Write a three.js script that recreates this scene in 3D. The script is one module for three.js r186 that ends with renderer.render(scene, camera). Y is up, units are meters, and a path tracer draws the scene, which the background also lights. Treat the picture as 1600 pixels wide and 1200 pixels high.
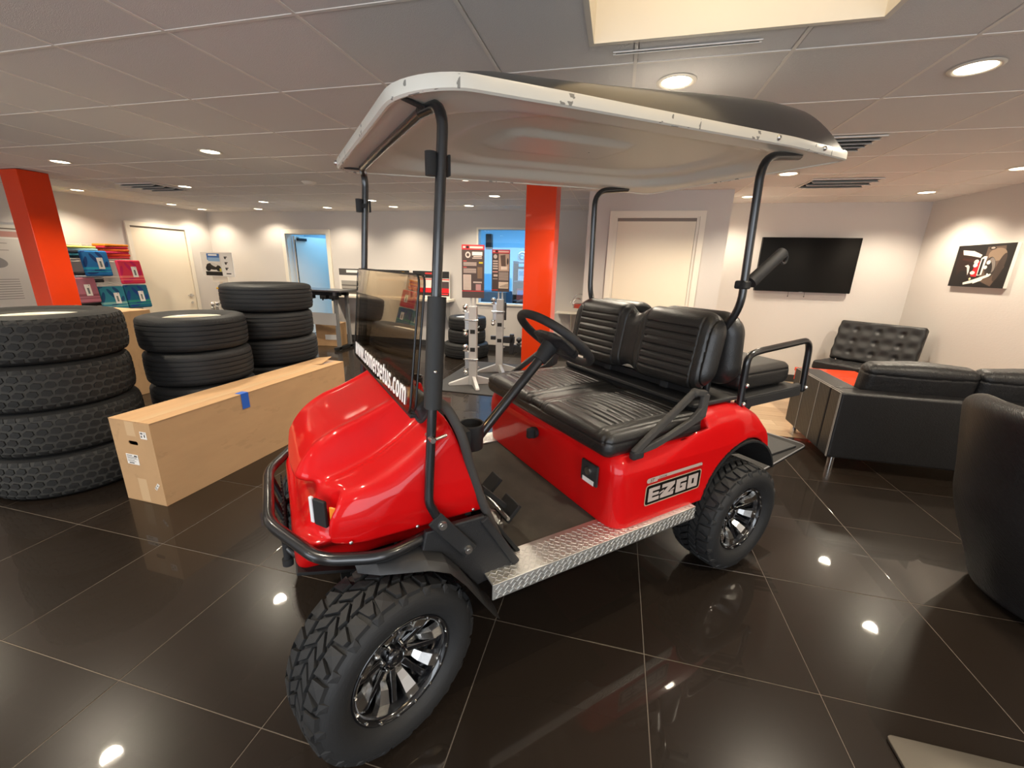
import * as THREE from 'three';
import { mergeGeometries, mergeVertices, toCreasedNormals } from 'three/addons/utils/BufferGeometryUtils.js';
import { RoundedBoxGeometry } from 'three/addons/geometries/RoundedBoxGeometry.js';
import { RectAreaLightUniformsLib } from 'three/addons/lights/RectAreaLightUniformsLib.js';
import { FontLoader } from 'three/addons/loaders/FontLoader.js';
import { TextGeometry } from 'three/addons/geometries/TextGeometry.js';

// ---------------------------------------------------------------- camera, light, exposure
RectAreaLightUniformsLib.init();
const scene = new THREE.Scene();
const camera = new THREE.PerspectiveCamera(85.78, 4 / 3, 0.05, 60);
camera.rotation.order = 'YXZ';
camera.position.set(0, 1.457, 0);
camera.rotation.set(-0.277902, 0.238266, 0.027019);
scene.add(camera);
const renderer = new THREE.WebGLRenderer({ antialias: true });
renderer.toneMapping = THREE.LinearToneMapping;
renderer.toneMappingExposure = 0.95;
renderer.shadowMap.enabled = true;
scene.background = new THREE.Color().setRGB(0.5, 0.62, 0.8);            // bright overcast daylight outside the shop front
const LAMP = new THREE.Color().setRGB(1, 0.88, 0.695), LAMP_CD = 11;      // warm recessed downlights
const DAY = new THREE.Color().setRGB(0.90, 0.95, 1.0);                   // daylight through the shop front
const BLUE = new THREE.Color().setRGB(0.15, 0.53, 1.0);                  // cold tubes and daylight in the back rooms
const CEIL = 2.322, XL = -7.95, XR = 3.55, ZB = -6.98, ZT = -6.38, ZF = 2.6;
function areaLight(color, intensity, w, h, pos, target) {
  const l = new THREE.RectAreaLight(color, intensity, w, h);
  l.position.set(...pos); l.lookAt(...target); l.name = 'area_light'; scene.add(l); return l;
}
// shop front windows behind the photographer
areaLight(DAY, 4.4, 4.6, 1.8, [0.6, 1.25, ZF - 0.12], [0.6, 1.2, 0]);
areaLight(DAY, 3.6, 3.6, 1.8, [-5.2, 1.25, ZF - 0.12], [-5.2, 1.2, 0]);

// ---------------------------------------------------------------- helpers
let seed = 20240517;
const rnd = () => { seed = (seed * 1664525 + 1013904223) >>> 0; return seed / 4294967296; };
const rr = (a, b) => a + (b - a) * rnd();
const V = (x, y, z) => new THREE.Vector3(x, y, z);
const used = {};
function numbered(n) { if (used[n] === undefined) { used[n] = 0; return n; } used[n]++; return n + '_' + String(used[n]).padStart(3, '0'); }
function clean(g) {
  g = g.index ? g.toNonIndexed() : g;
  for (const k of Object.keys(g.attributes)) if (!['position', 'normal', 'uv'].includes(k)) g.deleteAttribute(k);
  if (!g.attributes.normal) g.computeVertexNormals();
  if (!g.attributes.uv) g.setAttribute('uv', new THREE.BufferAttribute(new Float32Array(g.attributes.position.count * 2), 2));
  g.morphAttributes = {}; return g;
}
function merge(list) { list = list.flat(Infinity); return list.length === 1 ? list[0] : mergeGeometries(list.map(clean), false); }
function mesh(name, geo, mat, parent) {
  const m = new THREE.Mesh(Array.isArray(geo) ? merge(geo) : geo, mat);
  m.castShadow = m.receiveShadow = true; m.name = parent ? name : numbered(name);
  (parent || scene).add(m); return m;
}
function thing(name, label, category, pos = [0, 0, 0], turn = 0, group) {
  const o = new THREE.Group(); o.name = numbered(name); o.position.set(...pos); o.rotation.y = turn;
  o.userData = { label, category }; if (group) o.userData.group = group; scene.add(o); return o;
}
function tag(o, label, category, group) { o.userData.label = label; o.userData.category = category; if (group) o.userData.group = group; return o; }
function struct(name, geo, mat, parent) { const m = mesh(name, geo, mat, parent); if (!parent) m.userData.kind = 'structure'; return m; }
function dup(src, label, pos, turn, group) {
  const o = src.clone(); o.name = numbered(src.name.replace(/_\d{3}$/, '')); o.userData = { ...src.userData };
  if (label) o.userData.label = label; if (group) o.userData.group = group;
  if (pos) o.position.set(...pos); if (turn !== undefined) o.rotation.y = turn; scene.add(o); return o;
}
const box = (w, h, d, x = 0, y = 0, z = 0) => new THREE.BoxGeometry(w, h, d).translate(x, y, z);
const boxAt = (x0, x1, y0, y1, z0, z1) => box(Math.abs(x1 - x0), Math.abs(y1 - y0), Math.abs(z1 - z0), (x0 + x1) / 2, (y0 + y1) / 2, (z0 + z1) / 2);
const rbox = (w, h, d, r = 0.01, x = 0, y = 0, z = 0, s = 2) => new RoundedBoxGeometry(w, h, d, s, Math.min(r, w / 2.01, h / 2.01, d / 2.01)).translate(x, y, z);
const cyl = (r0, r1, h, x = 0, y = 0, z = 0, n = 24) => new THREE.CylinderGeometry(r1, r0, h, n).translate(x, y, z);
function rod(a, b, r, n = 10, r2 = r) {            // straight cylinder between two points
  const A = V(...a), B = V(...b), d = B.clone().sub(A), g = new THREE.CylinderGeometry(r2, r, d.length(), n);
  g.applyQuaternion(new THREE.Quaternion().setFromUnitVectors(V(0, 1, 0), d.normalize()));
  return g.translate((a[0] + b[0]) / 2, (a[1] + b[1]) / 2, (a[2] + b[2]) / 2);
}
function bar(a, b, w, h, r = 0.003) {              // straight rectangular bar between two points
  const A = V(...a), B = V(...b), d = B.clone().sub(A), L = d.length(), m = new THREE.Matrix4(), z = d.normalize();
  let up = Math.abs(z.y) > 0.95 ? V(1, 0, 0) : V(0, 1, 0); const x = up.clone().cross(z).normalize(); up = z.clone().cross(x);
  m.makeBasis(x, up, z); m.setPosition((a[0] + b[0]) / 2, (a[1] + b[1]) / 2, (a[2] + b[2]) / 2);
  return rbox(w, h, L, r, 0, 0, 0, 1).applyMatrix4(m);
}
function pathOf(pts, bend, closed) {               // polyline with rounded corners
  const p = pts.map(q => V(...q)), n = p.length, cp = new THREE.CurvePath();
  const first = closed ? p[0].clone().lerp(p[1], 0.5) : p[0]; let cur = first;
  for (let i = 1; i < (closed ? n + 1 : n - 1); i++) {
    const c = p[i % n], q = p[(i + 1) % n], a = cur.distanceTo(c), b = c.distanceTo(q), r = Math.min(bend, a * 0.98, b * 0.49);
    const s = c.clone().lerp(cur, r / a), e = c.clone().lerp(q, r / b);
    cp.add(new THREE.LineCurve3(cur, s)); cp.add(new THREE.QuadraticBezierCurve3(s, c, e)); cur = e;
  }
  cp.add(new THREE.LineCurve3(cur, closed ? first : p[n - 1])); return cp;
}
function pipe(pts, r, bend = 0.05, n = 10, closed = false) {
  const c = pathOf(pts, bend, closed), L = c.getLength();
  const g = [new THREE.TubeGeometry(c, Math.max(12, Math.ceil(L / Math.max(0.014, bend * 0.22))), r, n, closed)];
  if (!closed) for (const q of [pts[0], pts[pts.length - 1]]) g.push(new THREE.SphereGeometry(r * 0.99, n, 6).translate(...q));
  return merge(g);
}
const lathe = (pts, n = 48) => new THREE.LatheGeometry(pts.map(p => new THREE.Vector2(p[0], p[1])), n);
function smooth(g) { g = g.clone(); g.deleteAttribute('normal'); g.deleteAttribute('uv'); g = mergeVertices(g, 1e-5); g.computeVertexNormals(); return clean(g); }
function extrude(pts, depth, bevel = 0, holes = []) {
  const s = new THREE.Shape(pts.map(p => new THREE.Vector2(p[0], p[1])));
  for (const h of holes) s.holes.push(new THREE.Path(h.map(p => new THREE.Vector2(p[0], p[1]))));
  const g = new THREE.ExtrudeGeometry(s, { depth: depth - 2 * bevel, bevelEnabled: bevel > 0, bevelSize: bevel, bevelThickness: bevel, bevelOffset: -bevel, bevelSegments: 2, curveSegments: 10 });
  return g.translate(0, 0, -(depth - 2 * bevel) / 2);
}
function rrect(w, h, r, n = 6) {                   // rounded rectangle outline
  const o = [];
  for (const [sx, sy, a0] of [[1, 1, 0], [-1, 1, 1], [-1, -1, 2], [1, -1, 3]])
    for (let i = 0; i <= n; i++) { const a = (a0 + i / n) * Math.PI / 2; o.push([sx * (w / 2 - r) + r * Math.cos(a), sy * (h / 2 - r) + r * Math.sin(a)]); }
  return o;
}
// --- implicit surfaces: naive surface nets with projected vertices and gradient normals
function implicit(f, lo, hi, cell) {
  const n = [0, 1, 2].map(i => Math.ceil((hi[i] - lo[i]) / cell) + 1), [nx, ny, nz] = n, F = new Float32Array(nx * ny * nz);
  let k = 0; for (let c = 0; c < nz; c++) for (let b = 0; b < ny; b++) for (let a = 0; a < nx; a++) F[k++] = f(lo[0] + a * cell, lo[1] + b * cell, lo[2] + c * cell);
  const id = (a, b, c) => a + nx * (b + ny * c), vid = new Int32Array(nx * ny * nz).fill(-1), P = [], N = [], e = cell * 0.15;
  const grad = (x, y, z) => { const g = [f(x + e, y, z) - f(x - e, y, z), f(x, y + e, z) - f(x, y - e, z), f(x, y, z + e) - f(x, y, z - e)]; return [g, Math.hypot(...g) || 1e-9]; };
  for (let c = 0; c < nz - 1; c++) for (let b = 0; b < ny - 1; b++) for (let a = 0; a < nx - 1; a++) {
    let s = 0, x = 0, y = 0, z = 0, m = 0; const v = [];
    for (let q = 0; q < 8; q++) { const w = F[id(a + (q & 1), b + (q >> 1 & 1), c + (q >> 2))]; v.push(w); if (w < 0) s++; }
    if (s === 0 || s === 8) continue;
    for (let q = 0; q < 8; q++) for (const d of [1, 2, 4]) if (!(q & d)) {
      const w0 = v[q], w1 = v[q | d]; if ((w0 < 0) === (w1 < 0)) continue; const t = w0 / (w0 - w1);
      x += (q & 1) + (d === 1 ? t : 0); y += (q >> 1 & 1) + (d === 2 ? t : 0); z += (q >> 2) + (d === 4 ? t : 0); m++;
    }
    let X = lo[0] + (a + x / m) * cell, Y = lo[1] + (b + y / m) * cell, Z = lo[2] + (c + z / m) * cell;
    for (let it = 0; it < 2; it++) { const [g, L] = grad(X, Y, Z), w = f(X, Y, Z), gl = L / (2 * e); let st = w / gl; st = Math.max(-cell * 0.5, Math.min(cell * 0.5, st)); X -= st * g[0] / L; Y -= st * g[1] / L; Z -= st * g[2] / L; }
    const [g, L] = grad(X, Y, Z); vid[id(a, b, c)] = P.length / 3; P.push(X, Y, Z); N.push(g[0] / L, g[1] / L, g[2] / L);
  }
  const I = [], quad = (p, q, r, s, flip) => { if (p < 0 || q < 0 || r < 0 || s < 0) return; if (flip) I.push(p, r, q, p, s, r); else I.push(p, q, r, p, r, s); };
  for (let c = 1; c < nz - 1; c++) for (let b = 1; b < ny - 1; b++) for (let a = 1; a < nx - 1; a++) {
    const w = F[id(a, b, c)] < 0;
    if (w !== F[id(a + 1, b, c)] < 0) quad(vid[id(a, b - 1, c - 1)], vid[id(a, b, c - 1)], vid[id(a, b, c)], vid[id(a, b - 1, c)], !w);
    if (w !== F[id(a, b + 1, c)] < 0) quad(vid[id(a - 1, b, c - 1)], vid[id(a - 1, b, c)], vid[id(a, b, c)], vid[id(a, b, c - 1)], !w);
    if (w !== F[id(a, b, c + 1)] < 0) quad(vid[id(a - 1, b - 1, c)], vid[id(a, b - 1, c)], vid[id(a, b, c)], vid[id(a - 1, b, c)], !w);
  }
  const g = new THREE.BufferGeometry(); g.setAttribute('position', new THREE.Float32BufferAttribute(P, 3)); g.setAttribute('normal', new THREE.Float32BufferAttribute(N, 3));
  const uv = []; for (let i = 0; i < P.length; i += 3) uv.push(P[i], P[i + 1] + P[i + 2]); g.setAttribute('uv', new THREE.Float32BufferAttribute(uv, 2)); g.setIndex(I); return g;
}
const smax = (a, b, k) => { const h = Math.max(k - Math.abs(a - b), 0) / k; return Math.max(a, b) + h * h * k * 0.25; };
const smin = (a, b, k) => -smax(-a, -b, k);
const clamp = (x, a = 0, b = 1) => Math.max(a, Math.min(b, x)), sst = (a, b, x) => { const t = clamp((x - a) / (b - a)); return t * t * (3 - 2 * t); };
const sdBox = (x, y, z, a, b, c, r) => { const X = Math.abs(x) - a + r, Y = Math.abs(y) - b + r, Z = Math.abs(z) - c + r; return Math.hypot(Math.max(X, 0), Math.max(Y, 0), Math.max(Z, 0)) + Math.min(Math.max(X, Y, Z), 0) - r; };
const sdRect = (x, y, a, b, r) => { const X = Math.abs(x) - a + r, Y = Math.abs(y) - b + r; return Math.hypot(Math.max(X, 0), Math.max(Y, 0)) + Math.min(Math.max(X, Y), 0) - r; };
function interp(t, x) { if (x <= t[0][0]) return t[0][1]; for (let i = 1; i < t.length; i++) if (x <= t[i][0]) { const u = (x - t[i - 1][0]) / (t[i][0] - t[i - 1][0]); return t[i - 1][1] + (t[i][1] - t[i - 1][1]) * u; } return t[t.length - 1][1]; }
function curveOf(t) {                               // smooth curve through a table of [x, y]
  const n = t.length, m = t.map((p, i) => { const a = t[Math.max(0, i - 1)], b = t[Math.min(n - 1, i + 1)]; return (b[1] - a[1]) / (b[0] - a[0]); });
  return (x) => { if (x <= t[0][0]) return t[0][1]; for (let i = 1; i < n; i++) if (x <= t[i][0]) { const h = t[i][0] - t[i - 1][0], u = (x - t[i - 1][0]) / h, u2 = u * u, u3 = u2 * u; return (2 * u3 - 3 * u2 + 1) * t[i - 1][1] + (u3 - 2 * u2 + u) * h * m[i - 1] + (3 * u2 - 2 * u3) * t[i][1] + (u3 - u2) * h * m[i]; } return t[n - 1][1]; };
}
function sdPoly(p, x, y) {
  let d = 1e9, s = 1;
  for (let i = 0, j = p.length - 1; i < p.length; j = i++) {
    const ex = p[j][0] - p[i][0], ey = p[j][1] - p[i][1], wx = x - p[i][0], wy = y - p[i][1], t = clamp((wx * ex + wy * ey) / (ex * ex + ey * ey));
    d = Math.min(d, (wx - ex * t) ** 2 + (wy - ey * t) ** 2);
    const c1 = y >= p[i][1], c2 = y < p[j][1], c3 = ex * wy > ey * wx; if ((c1 && c2 && c3) || (!c1 && !c2 && !c3)) s = -s;
  }
  return s * Math.sqrt(d);
}
// --- textures
function noiseGrid(n, cells, seed2) { const h = []; let s = seed2 >>> 0; for (let i = 0; i < cells * cells; i++) { s = (s * 1664525 + 1013904223) >>> 0; h.push(s / 4294967296); } return (u, v) => { u = ((u % 1) + 1) % 1 * cells; v = ((v % 1) + 1) % 1 * cells; const i = Math.floor(u), j = Math.floor(v), a = u - i, b = v - j, A = a * a * (3 - 2 * a), B = b * b * (3 - 2 * b), q = (x, y) => h[(x % cells) + cells * (y % cells)]; return (q(i, j) * (1 - A) + q(i + 1, j) * A) * (1 - B) + (q(i, j + 1) * (1 - A) + q(i + 1, j + 1) * A) * B; }; }
function dataTex(n, fn, srgb) {
  const d = new Uint8Array(n * n * 4); let k = 0;
  for (let y = 0; y < n; y++) for (let x = 0; x < n; x++) { const c = fn(x / n, y / n); for (let i = 0; i < 3; i++) d[k++] = clamp(Array.isArray(c) ? c[i] : c) * 255; d[k++] = 255; }
  const t = new THREE.DataTexture(d, n, n); t.wrapS = t.wrapT = THREE.RepeatWrapping; t.magFilter = THREE.LinearFilter; t.minFilter = THREE.LinearMipmapLinearFilter; t.generateMipmaps = true; if (srgb) t.colorSpace = THREE.SRGBColorSpace; t.needsUpdate = true; return t;
}
function fbm(sd, base, oct = 4) { const g = []; for (let i = 0; i < oct; i++) g.push(noiseGrid(0, base << i, sd + i * 77)); return (u, v) => { let a = 0, w = 0.5, t = 0; for (const f of g) { a += w * f(u, v); t += w; w *= 0.55; } return a / t; }; }
function canvasTex(w, h, draw) { const c = document.createElement('canvas'); c.width = w; c.height = h; draw(c.getContext('2d'), w, h); const t = new THREE.CanvasTexture(c); t.colorSpace = THREE.SRGBColorSpace; t.anisotropy = 8; return t; }
const rep = (t, u, v = u) => { const c = t.clone(); c.repeat.set(u, v); c.needsUpdate = true; return c; };
const nA = fbm(11, 8, 5), nB = fbm(97, 32, 3), nC = fbm(301, 4, 5);
const T_leather = dataTex(256, (u, v) => 0.35 + 0.65 * Math.abs(nB(u, v) - nB(v + 0.37, u)) * 3);
const T_grain = dataTex(256, (u, v) => 0.5 * nB(u, v) + 0.5 * nA(u, v));
const T_speck = dataTex(256, () => rnd());
const M = {};
const std = (o) => new THREE.MeshStandardMaterial(o), phy = (o) => new THREE.MeshPhysicalMaterial(o);
const lin = (r, g, b) => new THREE.Color().setRGB(r, g, b);
M.wall = std({ color: lin(0.60, 0.555, 0.515), roughness: 0.85, bumpMap: rep(T_speck, 3), bumpScale: 0.0006 });
M.closetWall = M.wall;
M.white = std({ color: lin(0.78, 0.71, 0.60), roughness: 0.45 });
M.doorWhite = std({ color: lin(0.80, 0.70, 0.55), roughness: 0.5 });
M.base = std({ color: lin(0.03, 0.028, 0.028), roughness: 0.5 });
M.tbar = std({ color: lin(0.80, 0.74, 0.67), roughness: 0.6 });
M.panel = [0.72, 0.705, 0.735].map((v, i) => std({ color: lin(v, v * 0.94, v * 0.89), roughness: 0.95, map: null, bumpMap: rep(T_speck, 2), bumpScale: 0.001 }));
const floorTile = (v) => phy({ color: lin(0.016 * v, 0.0115 * v, 0.0085 * v), roughness: 0.27, specularIntensity: 0.35, clearcoat: 0.42, clearcoatRoughness: 0.03, ior: 1.5 });
M.tile = [0.9, 1.0, 1.12].map(floorTile);
M.grout = std({ color: lin(0.13, 0.105, 0.082), roughness: 0.8 });
M.orange = phy({ color: lin(0.68, 0.040, 0.001), roughness: 0.45, specularIntensity: 0.3, clearcoat: 0.6, clearcoatRoughness: 0.05 });
M.red = phy({ color: lin(0.58, 0.0035, 0.0045), roughness: 0.42, specularIntensity: 0.2, clearcoat: 0.55, clearcoatRoughness: 0.07 });
M.rubber = std({ color: lin(0.0115, 0.0115, 0.012), roughness: 0.66, bumpMap: rep(T_grain, 3), bumpScale: 0.001 });
M.rubberOld = std({ color: lin(0.011, 0.0105, 0.010), roughness: 0.75, bumpMap: rep(T_grain, 4), bumpScale: 0.002, map: rep(dataTex(256, (u, v) => { const w = nC(u, v) > 0.58 ? 1.0 : 0.82; return [w, w, w * 0.98]; }, true), 2) });
M.groove = std({ color: lin(0.042, 0.040, 0.036), roughness: 0.9 });
M.blackGloss = phy({ color: lin(0.010, 0.010, 0.011), roughness: 0.28, clearcoat: 0.6, clearcoatRoughness: 0.12 });
M.blackPlastic = std({ color: lin(0.016, 0.016, 0.017), roughness: 0.48, bumpMap: rep(T_leather, 6), bumpScale: 0.0006 });
M.trimGrey = std({ color: lin(0.050, 0.046, 0.042), roughness: 0.6, bumpMap: rep(T_leather, 6), bumpScale: 0.0006 });
M.vinyl = phy({ color: lin(0.0135, 0.013, 0.0125), roughness: 0.40, clearcoat: 0.25, clearcoatRoughness: 0.3, bumpMap: rep(T_leather, 8), bumpScale: 0.0008 });
M.vinylSatin = phy({ color: lin(0.035, 0.034, 0.033), roughness: 0.5, bumpMap: rep(T_leather, 8), bumpScale: 0.0008 });
M.leather = phy({ color: lin(0.009, 0.0085, 0.009), roughness: 0.44, specularIntensity: 0.8, clearcoat: 0.1, clearcoatRoughness: 0.35, bumpMap: rep(T_leather, 5), bumpScale: 0.0012 });
M.stitch = std({ color: lin(0.32, 0.29, 0.26), roughness: 0.8 });
M.chrome = std({ color: lin(0.80, 0.79, 0.77), metalness: 1, roughness: 0.12 });
M.steel = std({ color: lin(0.60, 0.59, 0.57), metalness: 1, roughness: 0.32 });
M.plate = std({ color: lin(0.62, 0.61, 0.58), metalness: 0.9, roughness: 0.34, bumpMap: rep(T_speck, 4), bumpScale: 0.0003 });
M.greyPaint = std({ color: lin(0.42, 0.41, 0.40), roughness: 0.5 });
M.kraft = std({ color: lin(0.52, 0.315, 0.155), roughness: 0.85, map: dataTex(512, (u, v) => { const w = 0.93 + 0.07 * nA(u, v) - (nC(u * 2, v * 2) > 0.72 ? 0.03 : 0); return [w, w, w]; }, true), bumpMap: T_grain, bumpScale: 0.0008 });
M.tape = phy({ color: lin(0.62, 0.42, 0.24), roughness: 0.25 });
M.paper = std({ color: lin(0.78, 0.76, 0.73), roughness: 0.7 });
M.black = std({ color: lin(0.008, 0.008, 0.008), roughness: 0.7 });
M.carpet = std({ color: lin(0.045, 0.043, 0.042), roughness: 0.95, bumpMap: rep(T_speck, 6), bumpScale: 0.003 });
M.matEdge = std({ color: lin(0.22, 0.22, 0.23), roughness: 0.6 });
M.cartMat = std({ color: lin(0.090, 0.078, 0.062), roughness: 0.8, bumpMap: rep(T_speck, 5), bumpScale: 0.002, map: dataTex(256, (u, v) => { const w = 0.72 + 0.28 * nA(u, v); return [w, w, w * 0.97]; }, true) });
M.plank = [[0.50, 0.355, 0.22], [0.44, 0.305, 0.185], [0.56, 0.41, 0.265], [0.48, 0.33, 0.20]].map((c, i) => phy({ color: lin(...c), roughness: 0.45, clearcoat: 0.25, clearcoatRoughness: 0.15, map: dataTex(256, (u, v) => { const w = 0.80 + 0.20 * nA(u * 0.5 + i * 0.21, v * 4 + i * 0.4) - 0.10 * (nB(u * 0.15 + i * 0.3, v * 2) > 0.62 ? 1 : 0); return [w, w * 0.99, w * 0.97]; }, true) }));
M.roofWhite = phy({ color: lin(0.76, 0.72, 0.63), roughness: 0.3, map: dataTex(512, (u, v) => { const s = nB(u * 1.0, v * 0.2) > 0.70 && nC(u * 0.5, 0.3) > 0.6 ? 0.62 : 1; return [s, s, s]; }, true) });
M.roofUnder = std({ color: lin(0.76, 0.72, 0.63), roughness: 0.42 });
// ---------------------------------------------------------------- room shell
const CBZ = -5.35;
// floor: every tile its own piece on a grout bed
{
  const T = 0.61, gap = 0.003, xo = -4.6194 * T, zo = -0.25009 * T;
  const floor = struct('floor', boxAt(XL - 0.2, XR + 0.2, -0.12, -0.0012, ZB - 0.2, ZF + 0.2), M.grout);
  const hT = (T - gap) / 2, tg = extrude([[-hT, -hT], [hT, -hT], [hT, hT], [-hT, hT]], 0.012, 0.0012).rotateX(-Math.PI / 2);
  const rest = [];
  for (let i = -9; i < 11; i++) for (let j = -5; j < 12; j++) {
    const x0 = xo + i * T, x1 = x0 + T, z1 = zo - j * T, z0 = z1 - T, cx = (x0 + x1) / 2, cz = (z0 + z1) / 2;
    if (x1 < XL || x0 > XR || z0 > ZF || z1 < ZB) continue;
    const seen = cz < 0.4 && cz - 0.35 < -Math.abs(cx + 0.3 * -cz * 0) * 0.35 + 0.9;
    if (seen) { const m = mesh('floor_tile', tg, M.tile[Math.floor(rnd() * 3)], floor); m.position.set(cx, -0.006, cz); }
    else rest.push(boxAt(x0 + gap / 2, x1 - gap / 2, -0.012, 0, z0 + gap / 2, z1 - gap / 2));
  }
  if (rest.length) { const m = mesh('floor_tiles_behind', rest, M.tile[1], floor); m.userData.kind = 'stuff'; }
}
{ // light wood planks of the lounge corner, laid over the tiles
  const zF = -4.075, lf = struct('floor_lounge', boxAt(0.2, XR - 0.013, 0.0002, 0.0008, ZT + 0.013, zF), M.grout), pw = 0.152, pg = {};
  for (let r = 0; r < 16; r++) {
    const z1 = zF - r * pw, z0 = Math.max(z1 - pw, ZT + 0.013); if (z1 - z0 < 0.02) break;
    let x = 0.2 - (r * 0.47) % 1.2; const xmin = z0 < CBZ + 0.02 ? 1.16 : 0.2;
    for (; x < XR - 0.013; x += 1.2) {
      const a = Math.max(x, xmin) + 0.0008, b = Math.min(x + 1.2, XR - 0.013) - 0.0008; if (b - a < 0.03) continue;
      const g = boxAt(a, b, 0.0008, 0.0024, z0 + 0.0008, z1 - 0.0008); mesh('plank', g, M.plank[(r * 3 + Math.floor((x + 9) / 1.2) * 2 + (r % 3)) % 4], lf);
    }
  }
}
// ceiling: panels laid in a white grid, with a light well cut out
const WELL = { x0: -0.18, x1: 0.805, z0: -1.97, z1: -0.75 };
{
  const T = 0.61, xo = -0.015, zo = -0.575 * T, h = 0.03;
  const W = WELL, over = (x0, x1, z0, z1) => x1 > W.x0 + 1e-4 && x0 < W.x1 - 1e-4 && z1 > W.z0 + 1e-4 && z0 < W.z1 - 1e-4;
  const slab = (y0, y1) => [boxAt(XL - 0.2, W.x0 - 0.02, y0, y1, ZB - 0.2, ZF + 0.2), boxAt(W.x1 + 0.02, XR + 0.2, y0, y1, ZB - 0.2, ZF + 0.2), boxAt(W.x0 - 0.02, W.x1 + 0.02, y0, y1, ZB - 0.2, W.z0 - 0.02), boxAt(W.x0 - 0.02, W.x1 + 0.02, y0, y1, W.z1 + 0.02, ZF + 0.2)];
  const ceil = struct('ceiling', slab(CEIL + 0.012, CEIL + 0.12), M.panel[0]);
  const pg = box(T - 0.014, 0.012, T - 0.014), rest = [], bars = [];
  for (let i = -14; i < 7; i++) for (let j = -6; j < 12; j++) {
    let x0 = xo + i * T, x1 = x0 + T, z1 = zo - j * T, z0 = z1 - T;
    if (x1 < XL || x0 > XR || z0 > ZF || z1 < ZB) continue;
    const cx = (x0 + x1) / 2, cz = (z0 + z1) / 2;
    if (over(x0, x1, z0, z1)) {                     // panels cut round the light well
      const a = 0.011; x0 += a; x1 -= a; z0 += a; z1 -= a;
      const cuts = [];
      if (x0 < W.x0 - 0.03) cuts.push([x0, W.x0 - 0.02, z0, z1]);
      if (x1 > W.x1 + 0.03) cuts.push([W.x1 + 0.02, x1, z0, z1]);
      const bx0 = Math.max(x0, W.x0 - 0.02), bx1 = Math.min(x1, W.x1 + 0.02);
      if (z0 < W.z0 - 0.03 && bx1 > bx0) cuts.push([bx0, bx1, z0, W.z0 - 0.02]);
      if (z1 > W.z1 + 0.03 && bx1 > bx0) cuts.push([bx0, bx1, W.z1 + 0.02, z1]);
      for (const [a0, a1, b0, b1] of cuts) mesh('ceiling_panel', boxAt(a0, a1, CEIL, CEIL + 0.012, b0, b1), M.panel[0], ceil);
      continue;
    }
    if (cz < -0.3) { const m = mesh('ceiling_panel', pg, M.panel[Math.floor(rnd() * 3)], ceil); m.position.set(cx, CEIL + 0.006, cz); }
    else rest.push(box(T - 0.014, 0.012, T - 0.014, cx, CEIL + 0.006, cz));
  }
  mesh('ceiling_panels_behind', rest, M.panel[0], ceil).userData.kind = 'stuff';
  for (let i = -13; i < 7; i++) {
    const x = xo + i * T; if (x < XL || x > XR) continue;
    for (const [a, b] of x > W.x0 - 0.05 && x < W.x1 + 0.05 ? [[ZB, W.z0 - 0.03], [W.z1 + 0.03, ZF]] : [[ZB, ZF]]) mesh('grid_bar', boxAt(x - 0.007, x + 0.007, CEIL - 0.003, CEIL + 0.012, a, b), M.tbar, ceil);
  }
  for (let j = -6; j < 12; j++) {
    const z = zo - j * T; if (z < ZB || z > ZF) continue;
    for (const [a, b] of z > W.z0 - 0.05 && z < W.z1 + 0.05 ? [[XL, W.x0 - 0.03], [W.x1 + 0.03, XR]] : [[XL, XR]]) mesh('grid_bar', boxAt(a, b, CEIL - 0.0025, CEIL + 0.012, z - 0.007, z + 0.007), M.tbar, ceil);
  }
  // light well box
  const wellPaint = M.white, t = 0.02, WELL_LAMP = new THREE.Color().setRGB(1, 0.78, 0.46), top = CEIL + 0.62;
  const well = struct('trim_1', [boxAt(W.x0 - t, W.x0, CEIL - 0.006, top, W.z0 - t, W.z1 + t), boxAt(W.x1, W.x1 + t, CEIL - 0.006, top, W.z0 - t, W.z1 + t), boxAt(W.x0, W.x1, CEIL - 0.006, top, W.z0 - t, W.z0), boxAt(W.x0, W.x1, CEIL - 0.006, top, W.z1, W.z1 + t), boxAt(W.x0 - t, W.x1 + t, top, top + t, W.z0 - t, W.z1 + t)], wellPaint);
  well.userData.label = 'cream painted light well recessed in the ceiling';
  const cx = (W.x0 + W.x1) / 2, cz = (W.z0 + W.z1) / 2;
  const lamp = thing('light_well_lamp', 'warm square panel lamp at the top of the ceiling light well', 'lamp', [cx, top, cz]);
  mesh('housing', rbox(0.62, 0.03, 0.62, 0.006, 0, -0.02, 0), M.white, lamp);
  mesh('diffuser', rbox(0.56, 0.006, 0.56, 0.002, 0, -0.038, 0), std({ color: 0xffffff, emissive: WELL_LAMP, emissiveIntensity: 3, roughness: 0.5 }), lamp);
  areaLight(WELL_LAMP, 4.4, 0.56, 0.56, [cx, top - 0.045, cz], [cx, 0, cz]);
}
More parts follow.
